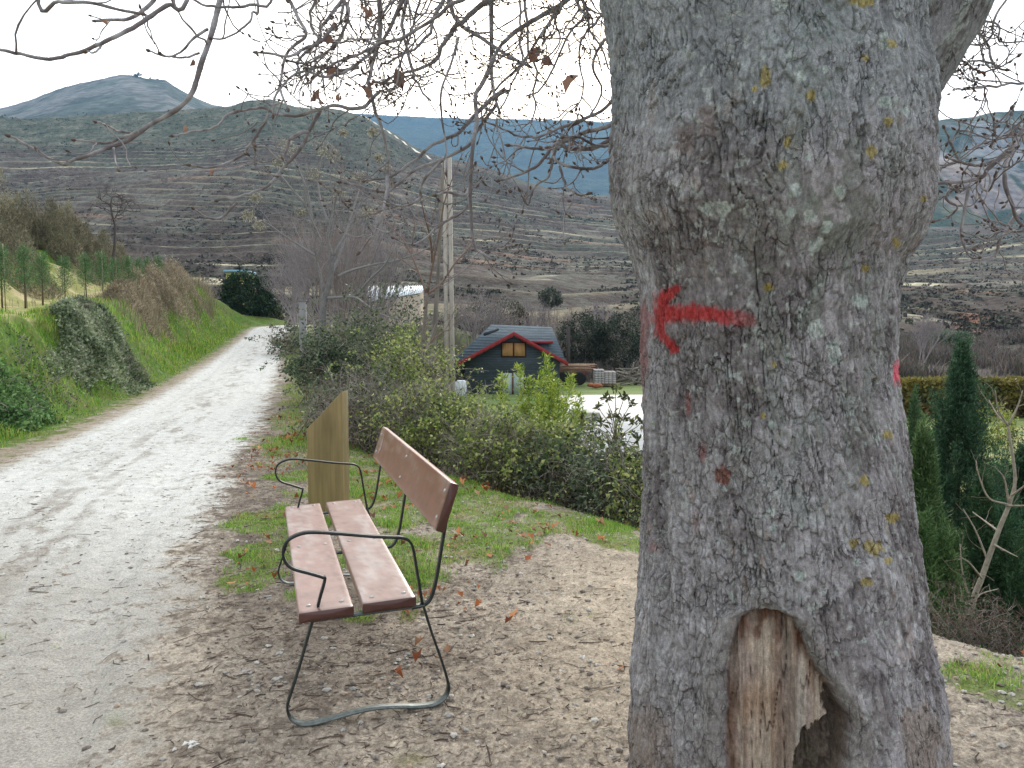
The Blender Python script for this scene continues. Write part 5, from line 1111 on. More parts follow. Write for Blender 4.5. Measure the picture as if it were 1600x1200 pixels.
for j, (px, Y, rx, h, lab) in enumerate([(-40, 22, 1.8, 1.9, 'tall olive-brown broom shrub at the left edge of the upper bank'), (22, 23.5, 1.5, 1.8, 'tallest olive-brown broom shrub on the upper bank'), (62, 26, 1.4, 1.6, 'rounded broom shrub second from the left on the upper bank'), (95, 29, 1.5, 1.5, 'broom shrub with pale seed heads in the middle of the upper bank'), (125, 32, 1.4, 1.4, 'broom shrub right of the middle of the upper bank'), (150, 35, 1.3, 1.4, 'low greyish broom shrub before the dead tree'), (172, 37, 1.0, 1.5, 'last broom shrub at the right end of the upper bank')]):
    x = (px-800)/F*Y; c = hit(px, 388, Y-4, Y+12); drape('broom_shrub', c+[0, .7, 0], (rx*1.05, rx*.9), h*1.05, 17000, .15, [lin(q) for q in ((84, 82, 66), (106, 102, 84), (126, 122, 98), (146, 140, 118), (122, 124, 88))], 420, TAN, lab, 'shrub', g, 'broom shrubs on the upper bank', s=j*9+40, asp=.13, bias=np.array([0, 0, 1.0]), flat=.5, tw_len=.45, sr=.009)
def bare(name, root, H, r, lev, g, label, cat, col, nk=(5, 5, 5, 6), spread=.55, up=.10, group=None, k=5, stems=1, jit=.13, minr=.004, lr=.58, d0=(0, 0, 1)):
    e = empty(name, root, label, cat, group); tm = MB()
    mb = MB()
    for s_ in range(stems):
        d = np.array(d0)+g.normal(size=3)*(.22 if stems > 1 else .05); b = np.array(root, float)+(g.normal(size=3)*[.25, .25, 0] if stems > 1 else 0)
        P_ = [b]; dd = unit(d); R_n = 8
        for i in range(R_n): dd = unit(dd+g.normal(size=3)*.07); P_.append(P_[-1]+dd*H*.62/R_n)
        P_ = np.array(P_); R = r*np.linspace(1.1, .5, R_n+1); tm.tube(P_, R, 7, np.asarray(col)*.95)
        for j in range(nk[-1]+1):
            t = .35+.65*(j+.5*g.random())/(nk[-1]+.5); i = min(t, .999)*R_n; i0 = int(i); q = P_[i0]+(P_[i0+1]-P_[i0])*(i-i0); T = unit(P_[i0+1]-P_[i0]); sd = unit(np.cross(T, g.normal(size=3)))
            grow(mb, q, T*(1-spread*.4)+sd*spread, H*.5*(1.25-.6*t), R[i0]*.7, lev-1, g, nk, spread, jit, up, 4, col, .4, lr, minr=minr)
    tm.build('trunk', M_twig, e); mb.build('branches', M_twig, e); return e
g = np.random.default_rng(31)
GT = lin((132, 124, 124)); GT2 = lin((118, 108, 104)); RT = lin((124, 100, 96)); PT = lin((160, 152, 144))
b1_ = bare('bare_tree', (at(508, 500, 46)[0], 46, ground_z(at(508, 500, 46)[0], 46)-.1), 7.6, .07, 3, g, 'tall grey bare tree right behind the pale tree trunk', 'tree', GT*1.25, nk=(4, 5, 7), spread=.42, up=.12, stems=4, minr=.011, group='bare trees of the thicket behind the hedge')
b2_ = bare('bare_tree', (at(552, 520, 42)[0], 42, ground_z(at(552, 520, 42)[0], 42)-.1), 6.4, .07, 3, g, 'grey bare tree just left of the white-roofed shed', 'tree', GT2*1.3, nk=(4, 5, 6), spread=.5, up=.08, stems=3, minr=.010, group='bare trees of the thicket behind the hedge')
for j, (px, Y, sc, src, lab) in enumerate([(466, 54, .62, 0, 'small grey bare tree behind the roadside post, left end of the thicket'), (535, 40, (.8, .8, 1.3), 1, 'grey bare tree just right of the pale tree trunk'), (575, 47, (.85, .85, 1.4), 0, 'tall bare tree left of the white-roofed shed'), (450, 60, .95, 0, 'bare tree right of the dark evergreen at the bend'), (485, 62, (.9, .9, 1.45), 1, 'far bare tree between the roadside post and the pale trunk'), (550, 60, 1.4, 1, 'far tall bare tree above the white-roofed shed corner'), (690, 46, .8, 1, 'bare tree behind the twin-leg pole'), (735, 54, .85, 0, 'bare tree above the left corner of the cabin roof'), (780, 58, .8, 1, 'bare tree directly behind the cabin ridge'), (835, 60, .8, 0, 'bare tree behind the right part of the cabin roof'), (890, 62, .85, 1, 'bare tree behind the plank pile'), (940, 63, .8, 0, 'bare tree behind the block stacks'), (985, 60, .8, 1, 'bare tree behind the wood pile'), (1440, 70, .7, 0, 'bare tree above the hedge beside the trunk'), (1545, 72, .6, 1, 'bare tree above the hedge at the right')]):
    x = (px-800)/F*Y; copytree((b1_, b2_)[src], (x, Y, ground_z(x, Y)-.1), rz=j*1.3+.5, sc=sc, label=lab)
# reddish shrubs behind the young trees
for j, (px, Y, sc, lab) in enumerate([(215, 58, .55, 'reddish bare shrub right of the dead tree'), (250, 60, .5, 'reddish bare shrub above the end of the sapling row'), (290, 62, .5, 'reddish bare shrub above the dry grass of the bank'), (320, 60, .4, 'small reddish bare shrub left of the evergreen')]):
    x = (px-800)/F*Y; c_ = copytree(b2_, (x, Y, ground_z(x, Y)), rz=j*2.1, sc=sc, label=lab); c_['group'] = 'reddish bare shrubs behind the sapling field'; c_['category'] = 'shrub'; c_.name = 'bare_shrub'
TN2 = [lin(x) for x in ((164, 150, 128), (142, 128, 108), (180, 168, 146), (118, 108, 88), (126, 118, 96))]
for j, (px, Y, r, h, lab) in enumerate([(238, 27, .8, .75, 'tan dry grass clump on the bank crest, nearest to the dark bramble'), (262, 31, 1.0, .95, 'tan dry grass clump, second along the bank crest'), (292, 35, 1.2, 1.15, 'tallest tan dry grass clump in the middle of the bank crest'), (322, 40, 1.2, 1.2, 'tan dry grass clump, fourth along the bank crest'), (345, 46, 1.2, 1.1, 'tan dry grass clump at the far end of the bank, before the bend')]):
    xs2 = np.linspace(-30, -8, 400); _z, _d, _e, uq, wq, _y = terr(xs2, np.full(400, float(Y))); x = xs2[np.argmin(np.abs(uq-wq*.86))]; zg = ground_z(x, Y)
    drape('dry_grass_clump', (x, Y, 0), (r*1.0, r*2.2), h*.85, 14000, .15, TN2, 300, TAN, lab, 'grass clump', g, 'tall dry grass clumps along the crest of the left bank', s=j*11+50, asp=.11, bias=np.array([0, 0, .9]), flat=.5, m=M_grass)
# dead tree
x = at(177, 380, 38)[0]; zg = ground_z(x, 38)
dt_ = empty('dead_tree', (x, 38, zg), 'small black dead tree with level crooked branches above the broom shrubs', 'tree')
mb = MB(); DB = lin((84, 76, 74)); top = at(175, 308, 38)
mb.tube(wig((x, 38, zg-.1), top, 10, .05, g), np.linspace(.08, .04, 10), 6, DB); mb.build('trunk', M_twig, dt_)
mb = MB()
for (a, b_) in (((177, 330), (140, 318)), ((176, 322), (150, 308)), ((176, 318), (212, 318)), ((177, 330), (220, 330)), ((175, 308), (165, 300)), ((175, 308), (195, 303)), ((178, 345), (186, 330))):
    pa, pb = at(*a, 38), at(*b_, 38+g.normal()*.5); Pw = wig(pa, pb, 8, .12, g); mb.tube(Pw, np.linspace(.03, .014, 8), 5, DB)
    for k in range(5): i = g.integers(2, 7); grow(mb, Pw[i], unit(pb-pa)*.5+rdir(1, g)[0], .5, .02, 1, g, (3,), .8, .25, .05, 4, DB, minr=.01)
mb.build('branches', M_twig, dt_)
# pale tree with seed clusters
YT = 20.
pt = empty('ash_tree', (at(500, 600, YT)[0], YT, ground_z(at(500, 600, YT)[0], YT)), 'pale grey bare tree with tan seed clusters by the right verge', 'tree')
zg = pt.location[2]; mb = MB(); PT = lin((132, 128, 128)); bt = at(500, 600, YT); bt[2] = zg-.1
mb.tube(spline([bt, at(498, 560, YT), at(503, 510, YT), at(507, 468, YT), at(515, 440, YT), at(520, 400, YT)], 6), np.linspace(.13, .06, 31), 10, PT*.85); mb.build('trunk', M_bark, pt, smooth=True)
LB = [[(508, 466), (540, 464), (556, 465), (575, 478), (600, 493), (632, 500)], [(528, 432), (545, 424), (580, 414), (620, 407), (660, 392), (700, 368)], [(506, 455), (498, 420), (494, 405), (502, 380), (488, 345), (478, 320), (476, 290)], [(494, 400), (470, 385), (440, 365), (415, 348), (395, 343)], [(520, 400), (512, 370), (520, 330), (517, 290), (514, 250)], [(520, 400), (538, 370), (548, 350), (562, 320), (585, 300)], [(512, 440), (530, 400), (545, 350), (560, 300), (566, 270)], [(478, 320), (460, 300), (440, 275), (425, 250)], [(488, 345), (480, 300), (465, 260), (450, 235)], [(514, 350), (500, 310), (497, 270), (505, 240)], [(556, 465), (575, 440), (600, 415), (615, 390)], [(520, 330), (530, 290), (535, 260)]]
for k, pl in enumerate(LB):
    mb = MB(); Dd = np.full(len(pl), YT)+np.linspace(0, g.normal()*1.0, len(pl)); Pc = spline(at(np.array([a for a, b in pl]), np.array([b for a, b in pl]), Dd), 5); R = np.linspace(.042, .011, len(Pc)); mb.tube(Pc, R, 6, PT)
    for i in range(4, len(Pc), 3): grow(mb, Pc[i], unit(Pc[i]-Pc[i-1])*.6+rdir(1, g)[0]*.6+[0, 0, .35], .6+.5*g.random(), R[i]*.45, 2, g, (2, 3), .5, .16, .12, 4, PT*(.8+.3*g.random()), minr=.0045)
    mb.build('branch', M_twig, pt)
SC = [lin((168, 162, 146)), lin((144, 138, 122)), lin((186, 180, 164))]
for (px, py, r) in [(505, 232, 20), (450, 228, 16), (435, 250, 10), (562, 275, 13), (388, 335, 12), (405, 350, 10), (400, 308, 10), (592, 245, 9), (490, 270, 14), (520, 240, 15), (470, 330, 8), (575, 330, 12), (530, 300, 8), (605, 262, 8), (583, 205, 8), (536, 206, 8)]:
    c = at(px, py, YT+g.normal()*.5); mb = MB(); mb.tube([c-[0, 0, r/F*YT*1.5], c+[0, 0, r/F*YT*.8]], .008, 4, PT); r_ = r/F*YT; P_ = c+rdir(170, g)*g.random((170, 1))**.6*[r_, r_, r_*.8]; P_[0] = c; leaves(mb, P_, .07, np.array(SC), g, .35, bias=np.array([0, 0, -.8])); mb.build('seed_cluster', M_dry, pt)
# forked sapling
YS = 12.; fs = empty('sapling', (at(655, 640, YS)[0], YS, ground_z(at(655, 640, YS)[0], YS)), 'slender bare sapling with a reddish V-shaped fork, left of the concrete pole', 'tree')
mb = MB(); bt = at(652, 640, YS); bt[2] = fs.location[2]-.05; Pc = spline([bt, at(653, 610, YS), at(657, 580, YS), at(664, 500, YS), at(667, 458, YS)], 6); mb.tube(Pc, np.linspace(.042, .024, len(Pc)), 8, lin((120, 110, 102))); mb.build('trunk', M_twig, fs, smooth=True)
for pl in ([(666, 458), (650, 415), (632, 378), (605, 348), (590, 325)], [(668, 456), (678, 405), (688, 355), (696, 310), (722, 240)], [(668, 459), (690, 442), (712, 410), (735, 385), (745, 365)], [(676, 410), (672, 370), (664, 340), (655, 300)], [(657, 560), (668, 540), (690, 520), (705, 515)]):
    mb = MB(); Pc = spline(at(np.array([a for a, b in pl]), np.array([b for a, b in pl]), np.linspace(YS, YS+g.normal()*.6, len(pl))), 5); R = np.linspace(.022, .006, len(Pc)); mb.tube(Pc, R, 6, lin((128, 108, 100)))
    for i in range(4, len(Pc), 3): grow(mb, Pc[i], unit(Pc[i]-Pc[i-1])+rdir(1, g)[0]*.7, .35+.4*g.random(), R[i]*.5, 1, g, (3,), .5, .16, .06, 4, lin((130, 112, 102)), minr=.003)
    mb.build('branch', M_twig, fs)
# bright bamboo
YB = 12.2; zg = ground_z(at(850, 700, YB)[0], YB); bm = empty('bamboo', (at(850, 700, YB)[0], YB, zg), 'bright yellow-green bamboo clump with feathery tips before the cabin', 'bamboo'); stm = MB(); lf = MB()
tips_ = [(853, 562), (872, 602), (892, 592), (905, 622), (826, 598), (812, 578), (838, 602), (862, 590), (880, 630), (845, 630), (898, 645), (820, 640), (870, 650), (912, 650), (835, 655), (890, 665), (785, 592), (850, 665), (805, 640), (862, 620), (846, 590), (858, 640)]
for (px, py) in tips_:
    t = at(px, py, YB+g.normal()*.3); b = np.array([bm.location[0]+(t[0]-bm.location[0])*.5+g.normal()*.1, YB+g.normal()*.15, zg]); Pc = spline([b, (b+t)/2+g.normal(size=3)*.04, t], 14); stm.tube(Pc, np.linspace(.009, .002, len(Pc)), 4, lin((140, 138, 70)))
    for i in range(8, len(Pc)):
        f_ = (i-8)/(len(Pc)-8); m = 40; P_ = Pc[i]+g.normal(size=(m, 3))*.03; sd = rdir(m, g)*.8; sd[:, 2] = abs(sd[:, 2])*.8+.3; P_ = P_+unit(sd)*(g.random((m, 1))*.17*(1.15-f_)); leaves(lf, P_, .085, np.array(YG)*1.35, g, .22, bias=unit(sd)*1.2)
stm.build('canes', M_twig, bm); lf.build('foliage', M_leaf, bm)
# young shrub with whorls of dark leaves in front of the yard
YL = 9.3; zg = ground_z(at(962, 730, YL)[0], YL); lr_ = empty('laurel_shrub', (at(962, 730, YL)[0], YL, zg), 'young open shrub with whorls of dark leaves against the white yard', 'shrub'); stm = MB(); lf = MB()
b = at(962, 735, YL); b[2] = zg
for (px, py) in [(962, 608), (948, 622), (975, 620), (935, 635), (985, 630), (925, 660), (940, 660), (955, 650), (975, 655), (990, 662), (918, 685), (935, 690), (995, 690), (985, 705), (968, 680), (1002, 660), (1000, 710), (950, 700), (910, 655)]:
    t = at(px, py, YL+g.normal()*.15); stm.tube(spline([b, at(962, min(py+70, 715), YL), t], 6), np.linspace(.012, .004, 13), 5, lin((120, 110, 84))); m = 16; leaves(lf, t+g.normal(size=(m, 3))*.018, .085, np.array([lin((72, 82, 50)), lin((92, 100, 58)), lin((118, 112, 70)), lin((56, 64, 42))]), g, .38, bias=np.array([0, 0, .35]))
stm.build('stems', M_twig, lr_); lf.build('foliage', M_leaf, lr_)
broom('grass_tuft', at(928, 700, 10.2), (.16, .16, 1), 700, .35, [lin((150, 128, 112)), lin((126, 104, 92))], 'reddish-brown tuft of dry grass at the near edge of the white yard', 'grass tuft', g, w=.008)
for j, (px, py, lab) in enumerate([(905, 735, 'grey-blue lavender clump left of the young laurel'), (970, 735, 'grey-blue lavender clump under the young laurel')]): c = at(px, py, 9.0); broom('lavender', c, (.45, .4, 1), 1800, .7, [lin((124, 132, 132)), lin((98, 110, 106)), lin((140, 142, 134))], lab, 'shrub', g, w=.010, group='lavender clumps on the slope')

# conifers right of the trunk
def conifer(name, x, y, zb, H, R, n, pal, label, g, lean=0, spire=.0, group='young conifers right of the trunk'):
    e = empty(name, (x, y, zb), label, 'conifer', group); tm = MB(); tm.tube([(x, y, zb-.1), (x+lean*.5, y, zb+H*.5), (x+lean, y, zb+H*.97)], [.05, .03, .008], 7, lin((96, 78, 66))); tm.build('trunk', M_twig, e); mb = MB()
    LD = [(0, 0, 1.0, 1.0)]+[(math.cos(a_)*R*g.uniform(.45, .85), math.sin(a_)*R*g.uniform(.45, .85), g.uniform(.42, .78), g.uniform(.5, .75)) for a_ in np.arange(7)*.9+g.random()]
    pal = np.array(pal); sp_x = x
    for (lx, ly, lh, lr) in LD:
        Hn = H*lh; Rn = R*lr*.85; nn = int(n*.55*lh*(1 if lr == 1 else .42)); tint = g.uniform(.8, 1.25)
        for i in range(nn):
            f_ = (i+.5)/nn; z0 = zb+.05*Hn+f_*Hn*.84; a = g.random()*2*pi; rad = Rn*(1-f_)**.85*(.35+.9*g.random())+.02
            L_ = H*.15*(1-.45*f_)*(.5+.9*g.random()); o = np.array([x+lx*(.3+.7*min(1, f_*2))+lean*f_, y+ly*(.3+.7*min(1, f_*2)), z0]); od = np.array([math.cos(a), math.sin(a), 0]); tip = o+od*rad+np.array([0, 0, L_*1.25]); m1 = o+od*rad*.7+np.array([0, 0, L_*.4])
            Pc = spline([o, m1, tip], 6)[3:]; K = len(Pc); mm = 13; T = unit(np.gradient(Pc, axis=0)); Pr = np.repeat(Pc, mm, 0); Tr = np.repeat(T, mm, 0); w_ = np.repeat(.062*(1.1-np.arange(K)/K), mm)[:, None]
            s_ = unit(np.cross(Tr, rdir(len(Pr), g))); leaves(mb, Pr+s_*g.random((len(Pr), 1))*w_+g.normal(size=Pr.shape)*.008, .042, pal*1.3*tint*g.uniform(.85, 1.15), g, .17, bias=Tr*1.3+s_*.9, fold=.05)
    mb.build('foliage', M_leaf, e); return e
CG = [lin((60, 92, 66)), lin((80, 112, 80)), lin((44, 70, 52))]; CL = [lin((84, 112, 68)), lin((66, 94, 56)), lin((104, 128, 80))]; CM = [lin((56, 84, 56)), lin((72, 98, 64)), lin((44, 68, 46))]
def cz(px, Y): x = at(px, 800, Y)[0]; return x, Y, ground_z(x, Y)
for (px, Y, ytop, R, n, pal, lab) in [(1494, 7.4, 530, .85, 1150, CG, 'tallest dark green conifer with a narrow spire, right of the trunk'), (1440, 6.1, 665, .36, 520, CL, 'light green conifer touching the right edge of the trunk'), (1536, 6.6, 735, .36, 420, CM, 'mid-green conifer behind the bare sapling'), (1594, 7.6, 690, .42, 420, CG, 'dark conifer at the right edge of the picture'), (1424, 9.5, 610, .18, 160, CM, 'slim conifer behind the light green one'), (1462, 9.8, 655, .16, 140, CM, 'slim conifer between the trunk and the tall spire'), (1650, 6.4, 700, .4, 200, CM, 'conifer just beyond the right edge of the picture')]:
    x, y, zb = cz(px, Y); conifer('conifer', x, y, zb, at(px, ytop, Y)[2]-zb, R, n, pal, lab, g)
# bare sapling right
Yq = 5.; e = empty('sapling', (at(1512, 990, Yq)[0], Yq, ground_z(at(1512, 990, Yq)[0], Yq)), 'pale bare sapling leaning right in front of the conifers', 'tree')
mb = MB(); b = at(1512, 995, Yq); b[2] = e.location[2]-.05; Pc = spline([b, at(1518, 955, Yq), at(1535, 900, Yq), at(1560, 830, Yq), at(1578, 785, Yq), at(1586, 745, Yq), at(1575, 665, Yq)], 6); mb.tube(Pc, np.linspace(.022, .008, len(Pc)), 8, lin((150, 142, 128))); mb.build('trunk', M_twig, e, smooth=True)
for pl in ([(1576, 665), (1560, 650), (1545, 625)], [(1575, 665), (1560, 640), (1555, 610)], [(1576, 664), (1590, 635), (1598, 610)], [(1574, 788), (1545, 778), (1530, 745), (1525, 720)], [(1576, 785), (1570, 750), (1560, 735)], [(1580, 775), (1600, 760), (1620, 745)], [(1572, 790), (1600, 790), (1625, 786)], [(1545, 880), (1525, 830), (1505, 795)], [(1552, 850), (1570, 860), (1590, 870)], [(1535, 905), (1515, 880), (1500, 870)], [(1560, 830), (1540, 815), (1520, 800)], [(1518, 955), (1530, 930), (1560, 920)], [(1520, 950), (1505, 900), (1500, 850)]):
    mb = MB(); Pc = spline(at(np.array([a for a, b_ in pl]), np.array([b_ for a, b_ in pl]), np.linspace(Yq, Yq+g.normal()*.2, len(pl))), 5); mb.tube(Pc, np.linspace(.008, .003, len(Pc)), 5, lin((158, 148, 134)))
    for i in range(2, len(Pc), 3): grow(mb, Pc[i], unit(Pc[i]-Pc[i-1])+rdir(1, g)[0]*.9, .10+.12*g.random(), .0022, 0, g, (2,), .5, .16, .04, 3, lin((150, 138, 124)), minr=.0012)
    mb.build('branch', M_twig, e)
for j, (px, Y, lab) in enumerate([(1500, 4.6, 'tangle of dry grey stems at the foot of the conifers'), (1575, 4.5, 'tangle of dry brown stems at the right edge below the sapling')]):
    x = at(px, 980, Y)[0]; zg = ground_z(x, Y); bush('dead_weed', (x, Y, zg+.25), (.35, .35, .28), 260, .03, DK, 60, GRY, lab, 'dry plant', g, twigs=420, twigc=BRN, stem_r=.004, s=300+j)
# low grey thicket filling the valley floor beyond the lawns
g = np.random.default_rng(43); n = 60000; Y_ = g.uniform(51, 100, n); X_ = g.uniform(-.32, .85, n)*Y_; cl_ = fbm(X_*.12, Y_*.12, o=3, s=94)
k_ = (g.random(n) < ss(-.5, .3, cl_)) & (sdist(X_, Y_, ED)[0] < -4); X_, Y_, cl_ = X_[k_], Y_[k_], cl_[k_]; z_, *_r = terr(X_, Y_); b_ = ss(62, 90, Y_); z_ = z_*(1-b_)+hz_at(X_/Y_, np.maximum(Y_, 90.))*b_
mb = MB(); TH_ = np.array([lin(c) for c in ((92, 84, 84), (108, 98, 94), (76, 70, 68), (84, 86, 70), (120, 108, 98))]); blades(mb, np.stack([X_, Y_, z_], 1), (.8+.9*(cl_+.3)).clip(.3, 2), .10, TH_, g, lean=.6)
blades(mb, np.stack([X_, Y_, z_], 1)+g.normal(size=(len(X_), 3))*[.3, .3, 0]+[0, 0, .3], (.8+.9*(cl_+.3)).clip(.3, 2), .05, TH_, g, lean=.9); tag(mb.build('thicket', M_leaf), 'low grey-brown leafless thicket filling the valley floor behind the hedge and cabin', 'thicket', kind='stuff')
# clipped hedge
hg = MB(); g = np.random.default_rng(41); n = 80000; X_ = g.uniform(10, 27, n); Z_ = g.uniform(-2, at(1500, 592, 31)[2], n); Y_ = 31+g.uniform(-.4, .9, n); m = (np.abs(Y_-31.2) > .3) | (Z_ > -.7)
cH = mix(np.broadcast_to(lin((128, 118, 58)), (n, 3)), lin((92, 98, 56)), ss(-.3, .5, fbm(X_*.8, Z_*1.5, o=3, s=77))); cH = mix(cH, lin((110, 84, 62)), ss(-1, -1.9, Z_)*.6); Pq = np.stack([X_, Y_+fbm(X_*2, Z_*2, s=78)*.15, Z_+fbm(X_*3, Y_*0, s=79)*.05], 1)[m]
he = empty('hedge', (18, 31, -2), 'long clipped yellowish-green hedge along the far side of the right-hand lawn', 'hedge')
D = rdir(len(Pq), g); A = unit(np.cross(D, rdir(len(Pq), g))); v = np.stack([Pq, Pq+D*.07+A*.055, Pq+D*.14, Pq+D*.07-A*.055], 1); i = np.arange(len(Pq))*4; hg.add(v.reshape(-1, 3), np.stack([i, i+1, i+2, i+3], 1), c=np.repeat(cH[m]*(.75+.5*g.random((len(Pq), 1))), 4, 0)); hg.build('foliage', M_leaf, he)
mb = MB()
for i in range(36): x = 10+i*.48; grow(mb, (x, 31.2, -2.05), (0, 0, 1), 1.1, .03, 2, g, (4, 4), .5, .15, .05, 4, BRN, minr=.008)
mb.build('stems', M_twig, he)
# young trees of the field
g = np.random.default_rng(51)
SG = [lin((84, 122, 72)), lin((106, 142, 88)), lin((64, 98, 60))]
SP = [(7, 17.2, 1.0), (43, 18.4, 1.0), (71, 19.8, .9), (106, 22, .95), (139, 23.5, 1.05), (165, 25.5, 1.1), (184, 27.5, 1.05), (205, 30, 1.1), (221, 32.5, 1.05), (234, 35, 1.0), (251, 38.5, 1.15), (-30, 16, 1.0)]
def young(x, y, lab, g):
    zb = ground_z(x, y); e = empty('young_tree', (x, y, zb), lab, 'young tree', 'young trees planted in a row on the left field'); tm = MB(); H = 1.35; tm.tube([(x, y, zb-.05), (x+.01, y, zb+.7), (x, y, zb+H*.95)], [.02, .014, .005], 6, lin((90, 78, 66))); tm.build('trunk', M_twig, e)
    mb = MB()
    for i in range(34):
        f_ = .30+.68*(i+.5)/34; a = i*2.4+g.random(); L_ = .34*(1-(f_-.3)/.75)**.6*(.5+.7*g.random())+.05; o = np.array([x, y, zb+f_*H]); d = unit(np.array([math.cos(a), math.sin(a), .55+f_*.6]))
        for t in np.linspace(.15, 1, 9): q = o+d*L_*t+[0, 0, .04*t*t]; m = 7; s_ = rdir(m, g); leaves(mb, q+s_*.035, .075, np.array(SG), g, .13, bias=d*.9+s_*.5)
    mb.build('foliage', M_leaf, e); st = MB(); st.box(-.008, .008, -.008, .008, -.05, 1.50, lin((150, 140, 124)), o=(x+.05, y+.04, zb)); st.build('stake', M_wood, e); return e
ORD = ['first', 'second', 'third', 'fourth', 'fifth', 'sixth', 'seventh', 'eighth', 'ninth', 'tenth', 'eleventh']
y0 = None
for j, (px, Y, sc) in enumerate(SP):
    x = (px-800)/F*Y; zb = ground_z(x, Y)
    lab = f'{ORD[j]} young tree from the left in the staked row on the field' if j < 11 else 'young tree of the staked row just beyond the left edge of the picture'
    if y0 is None: y0 = young(x, Y, lab, g)
    else: copytree(y0, (x, Y, zb), rz=j*.9, sc=sc, label=lab)
# ================================================================== grass, leaves, stones, sticks
g = np.random.default_rng(61)
GP = np.array([lin(c) for c in ((112, 150, 52), (92, 132, 44), (134, 160, 72), (76, 112, 42), (150, 156, 92))])
def scatter(n, x0, x1, y0, y1, dens):
    X_ = g.uniform(x0, x1, n); Y_ = g.uniform(y0, y1, n); z, d, e, u, w, yr = terr(X_, Y_); m = g.random(n) < dens(X_, Y_, d, e, u, w, yr); return np.stack([X_[m], Y_[m], z[m]], 1), d[m], e[m], u[m], w[m]
Pn, *_ = scatter(480000, -4, 3.4, 3.2, 11, lambda X, Y, d, e, u, w, yr: np.clip(grassm(X, Y, d, e, u, w), 0, 1)*(.25+.75*ss(-.25, .3, fbm(X*5, Y*5, o=3, s=88)))*(u < 0)*(e < 1.2))
mb = MB(); blades(mb, Pn, np.full(len(Pn), .030)*(1+.9*fbm(Pn[:, 0]*3, Pn[:, 1]*3, o=3, s=89)).clip(.3, 2.2), .0034, GP*1.55, g, lean=1.1); tag(mb.build('grass', M_grass), 'short bright green grass in patches around the bench and along the rim', 'grass', kind='stuff')
Pn, *_ = scatter(200000, -16, -2, 9, 50, lambda X, Y, d, e, u, w, yr: np.clip(grassm(X, Y, d, e, u, w), 0, 1)*.8*(e < 1.5)*(u < 0)*ss(0, .3, -d-1.45))
mb = MB(); blades(mb, Pn, np.full(len(Pn), .07), .009, np.vstack([GP*1.15, lin((170, 160, 110))[None], lin((140, 136, 84))[None]]), g, lean=.6); tag(mb.build('grass', M_grass), 'yellowish-green grass of the verge between the road and the hedge', 'grass', kind='stuff')
Pn, d_, e_, u_, w_ = scatter(620000, -26, -5, 8, 56, lambda X, Y, d, e, u, w, yr: (u > .0)*(u < w*1.25)*np.clip(13/Y, .16, 1)*ss(-.05, .5, u+.3*fbm(X*2, Y*2, o=2, s=99))*(.35+.65*ss(-.35, .2, fbm(X*1.2, Y*1.2, o=3, s=90))))
hh = np.where(u_ > w_*.85, .10, .15)*(1+.9*fbm(Pn[:, 0]*1.3, Pn[:, 1]*1.3, o=3, s=91)).clip(.3, 2)*np.clip(u_*1.6, .25, 1)
BG = 1.4*np.array([lin(c) for c in ((112, 150, 50), (90, 130, 44), (132, 160, 64), (76, 110, 40), (130, 130, 72), (148, 150, 84))])
mb = MB(); blades(mb, Pn, hh, .010*np.ones(len(Pn))[:, None]*np.clip(Pn[:, 1:2]/12, .8, 3), BG, g, lean=.8); tag(mb.build('bank_grass', M_grass), 'lush green grass covering the bank left of the road', 'grass', kind='stuff')
Pn, d_, e_, u_, w_ = scatter(260000, -30, -9, 17, 56, lambda X, Y, d, e, u, w, yr: ((u > w*.5)*(u < w*1.05)*ss(21, 27, Y)+.05*(u > w*1.1)*(u < w+6.5))*ss(-.3, .2, fbm(X*.7, Y*.7, o=3, s=92))*.7)
m = u_ < w_*1.12
mb = MB(); DG = np.array([lin(c) for c in ((156, 144, 122), (134, 122, 102), (118, 110, 90), (170, 158, 134), (112, 112, 84))]); blades(mb, Pn, np.where(m, .55, .12)*(1+.6*fbm(Pn[:, 0]*.8, Pn[:, 1]*.8, o=2, s=93)).clip(.3, 1.6), .014*np.ones(len(Pn))[:, None], DG, g, lean=.45); tag(mb.build('dry_grass', M_grass), 'tall tan dry grass along the crest of the left bank', 'grass', kind='stuff')
# fallen leaves
Pn, d_, e_, u_, w_ = scatter(60000, -5, 3, 3.2, 14, lambda X, Y, d, e, u, w, yr: (.02+.10*ss(.2, .8, grassm(X, Y, d, e, u, w))+.25*np.exp(-((X+2.9)/.7)**2-((Y-9.6)/2.2)**2)+.16*np.exp(-((X+.45)/.4)**2-((Y-4.5)/.7)**2)+.15*np.exp(-((X+1.9)/.2)**2-((Y-4.9)/.3)**2))*(.15+1.6*ss(0, .5, fbm(X*2.6, Y*2.6, o=2, s=98)))*ss(1.2, 1.7, -d)*(e < .8)*.65)
mb = MB(); LP = np.array([lin(c) for c in ((178, 112, 72), (150, 88, 58), (196, 136, 90), (130, 92, 74), (168, 128, 100))]); n = len(Pn)
D = rdir(n, g); D[:, 2] = np.abs(D[:, 2])*.25; D = unit(D); A = unit(np.cross(D, np.array([0, 0, 1.])+rdir(n, g)*.35)); N_ = np.cross(A, D); s_ = (.02+.05*g.random(n)**1.5)[:, None]; cu = (g.random((n, 1))*.9+.1); Pn[:, 2] += .012
v = np.stack([Pn, Pn+D*s_*.4+A*s_*.45+N_*s_*cu, Pn+D*s_*.75+A*s_*.2+N_*s_*cu*.6, Pn+D*s_*1.2+N_*s_*cu, Pn+D*s_*.7-A*s_*.25+N_*s_*cu*.6, Pn+D*s_*.4-A*s_*.42+N_*s_*cu*.9], 1); i = np.arange(n)*6
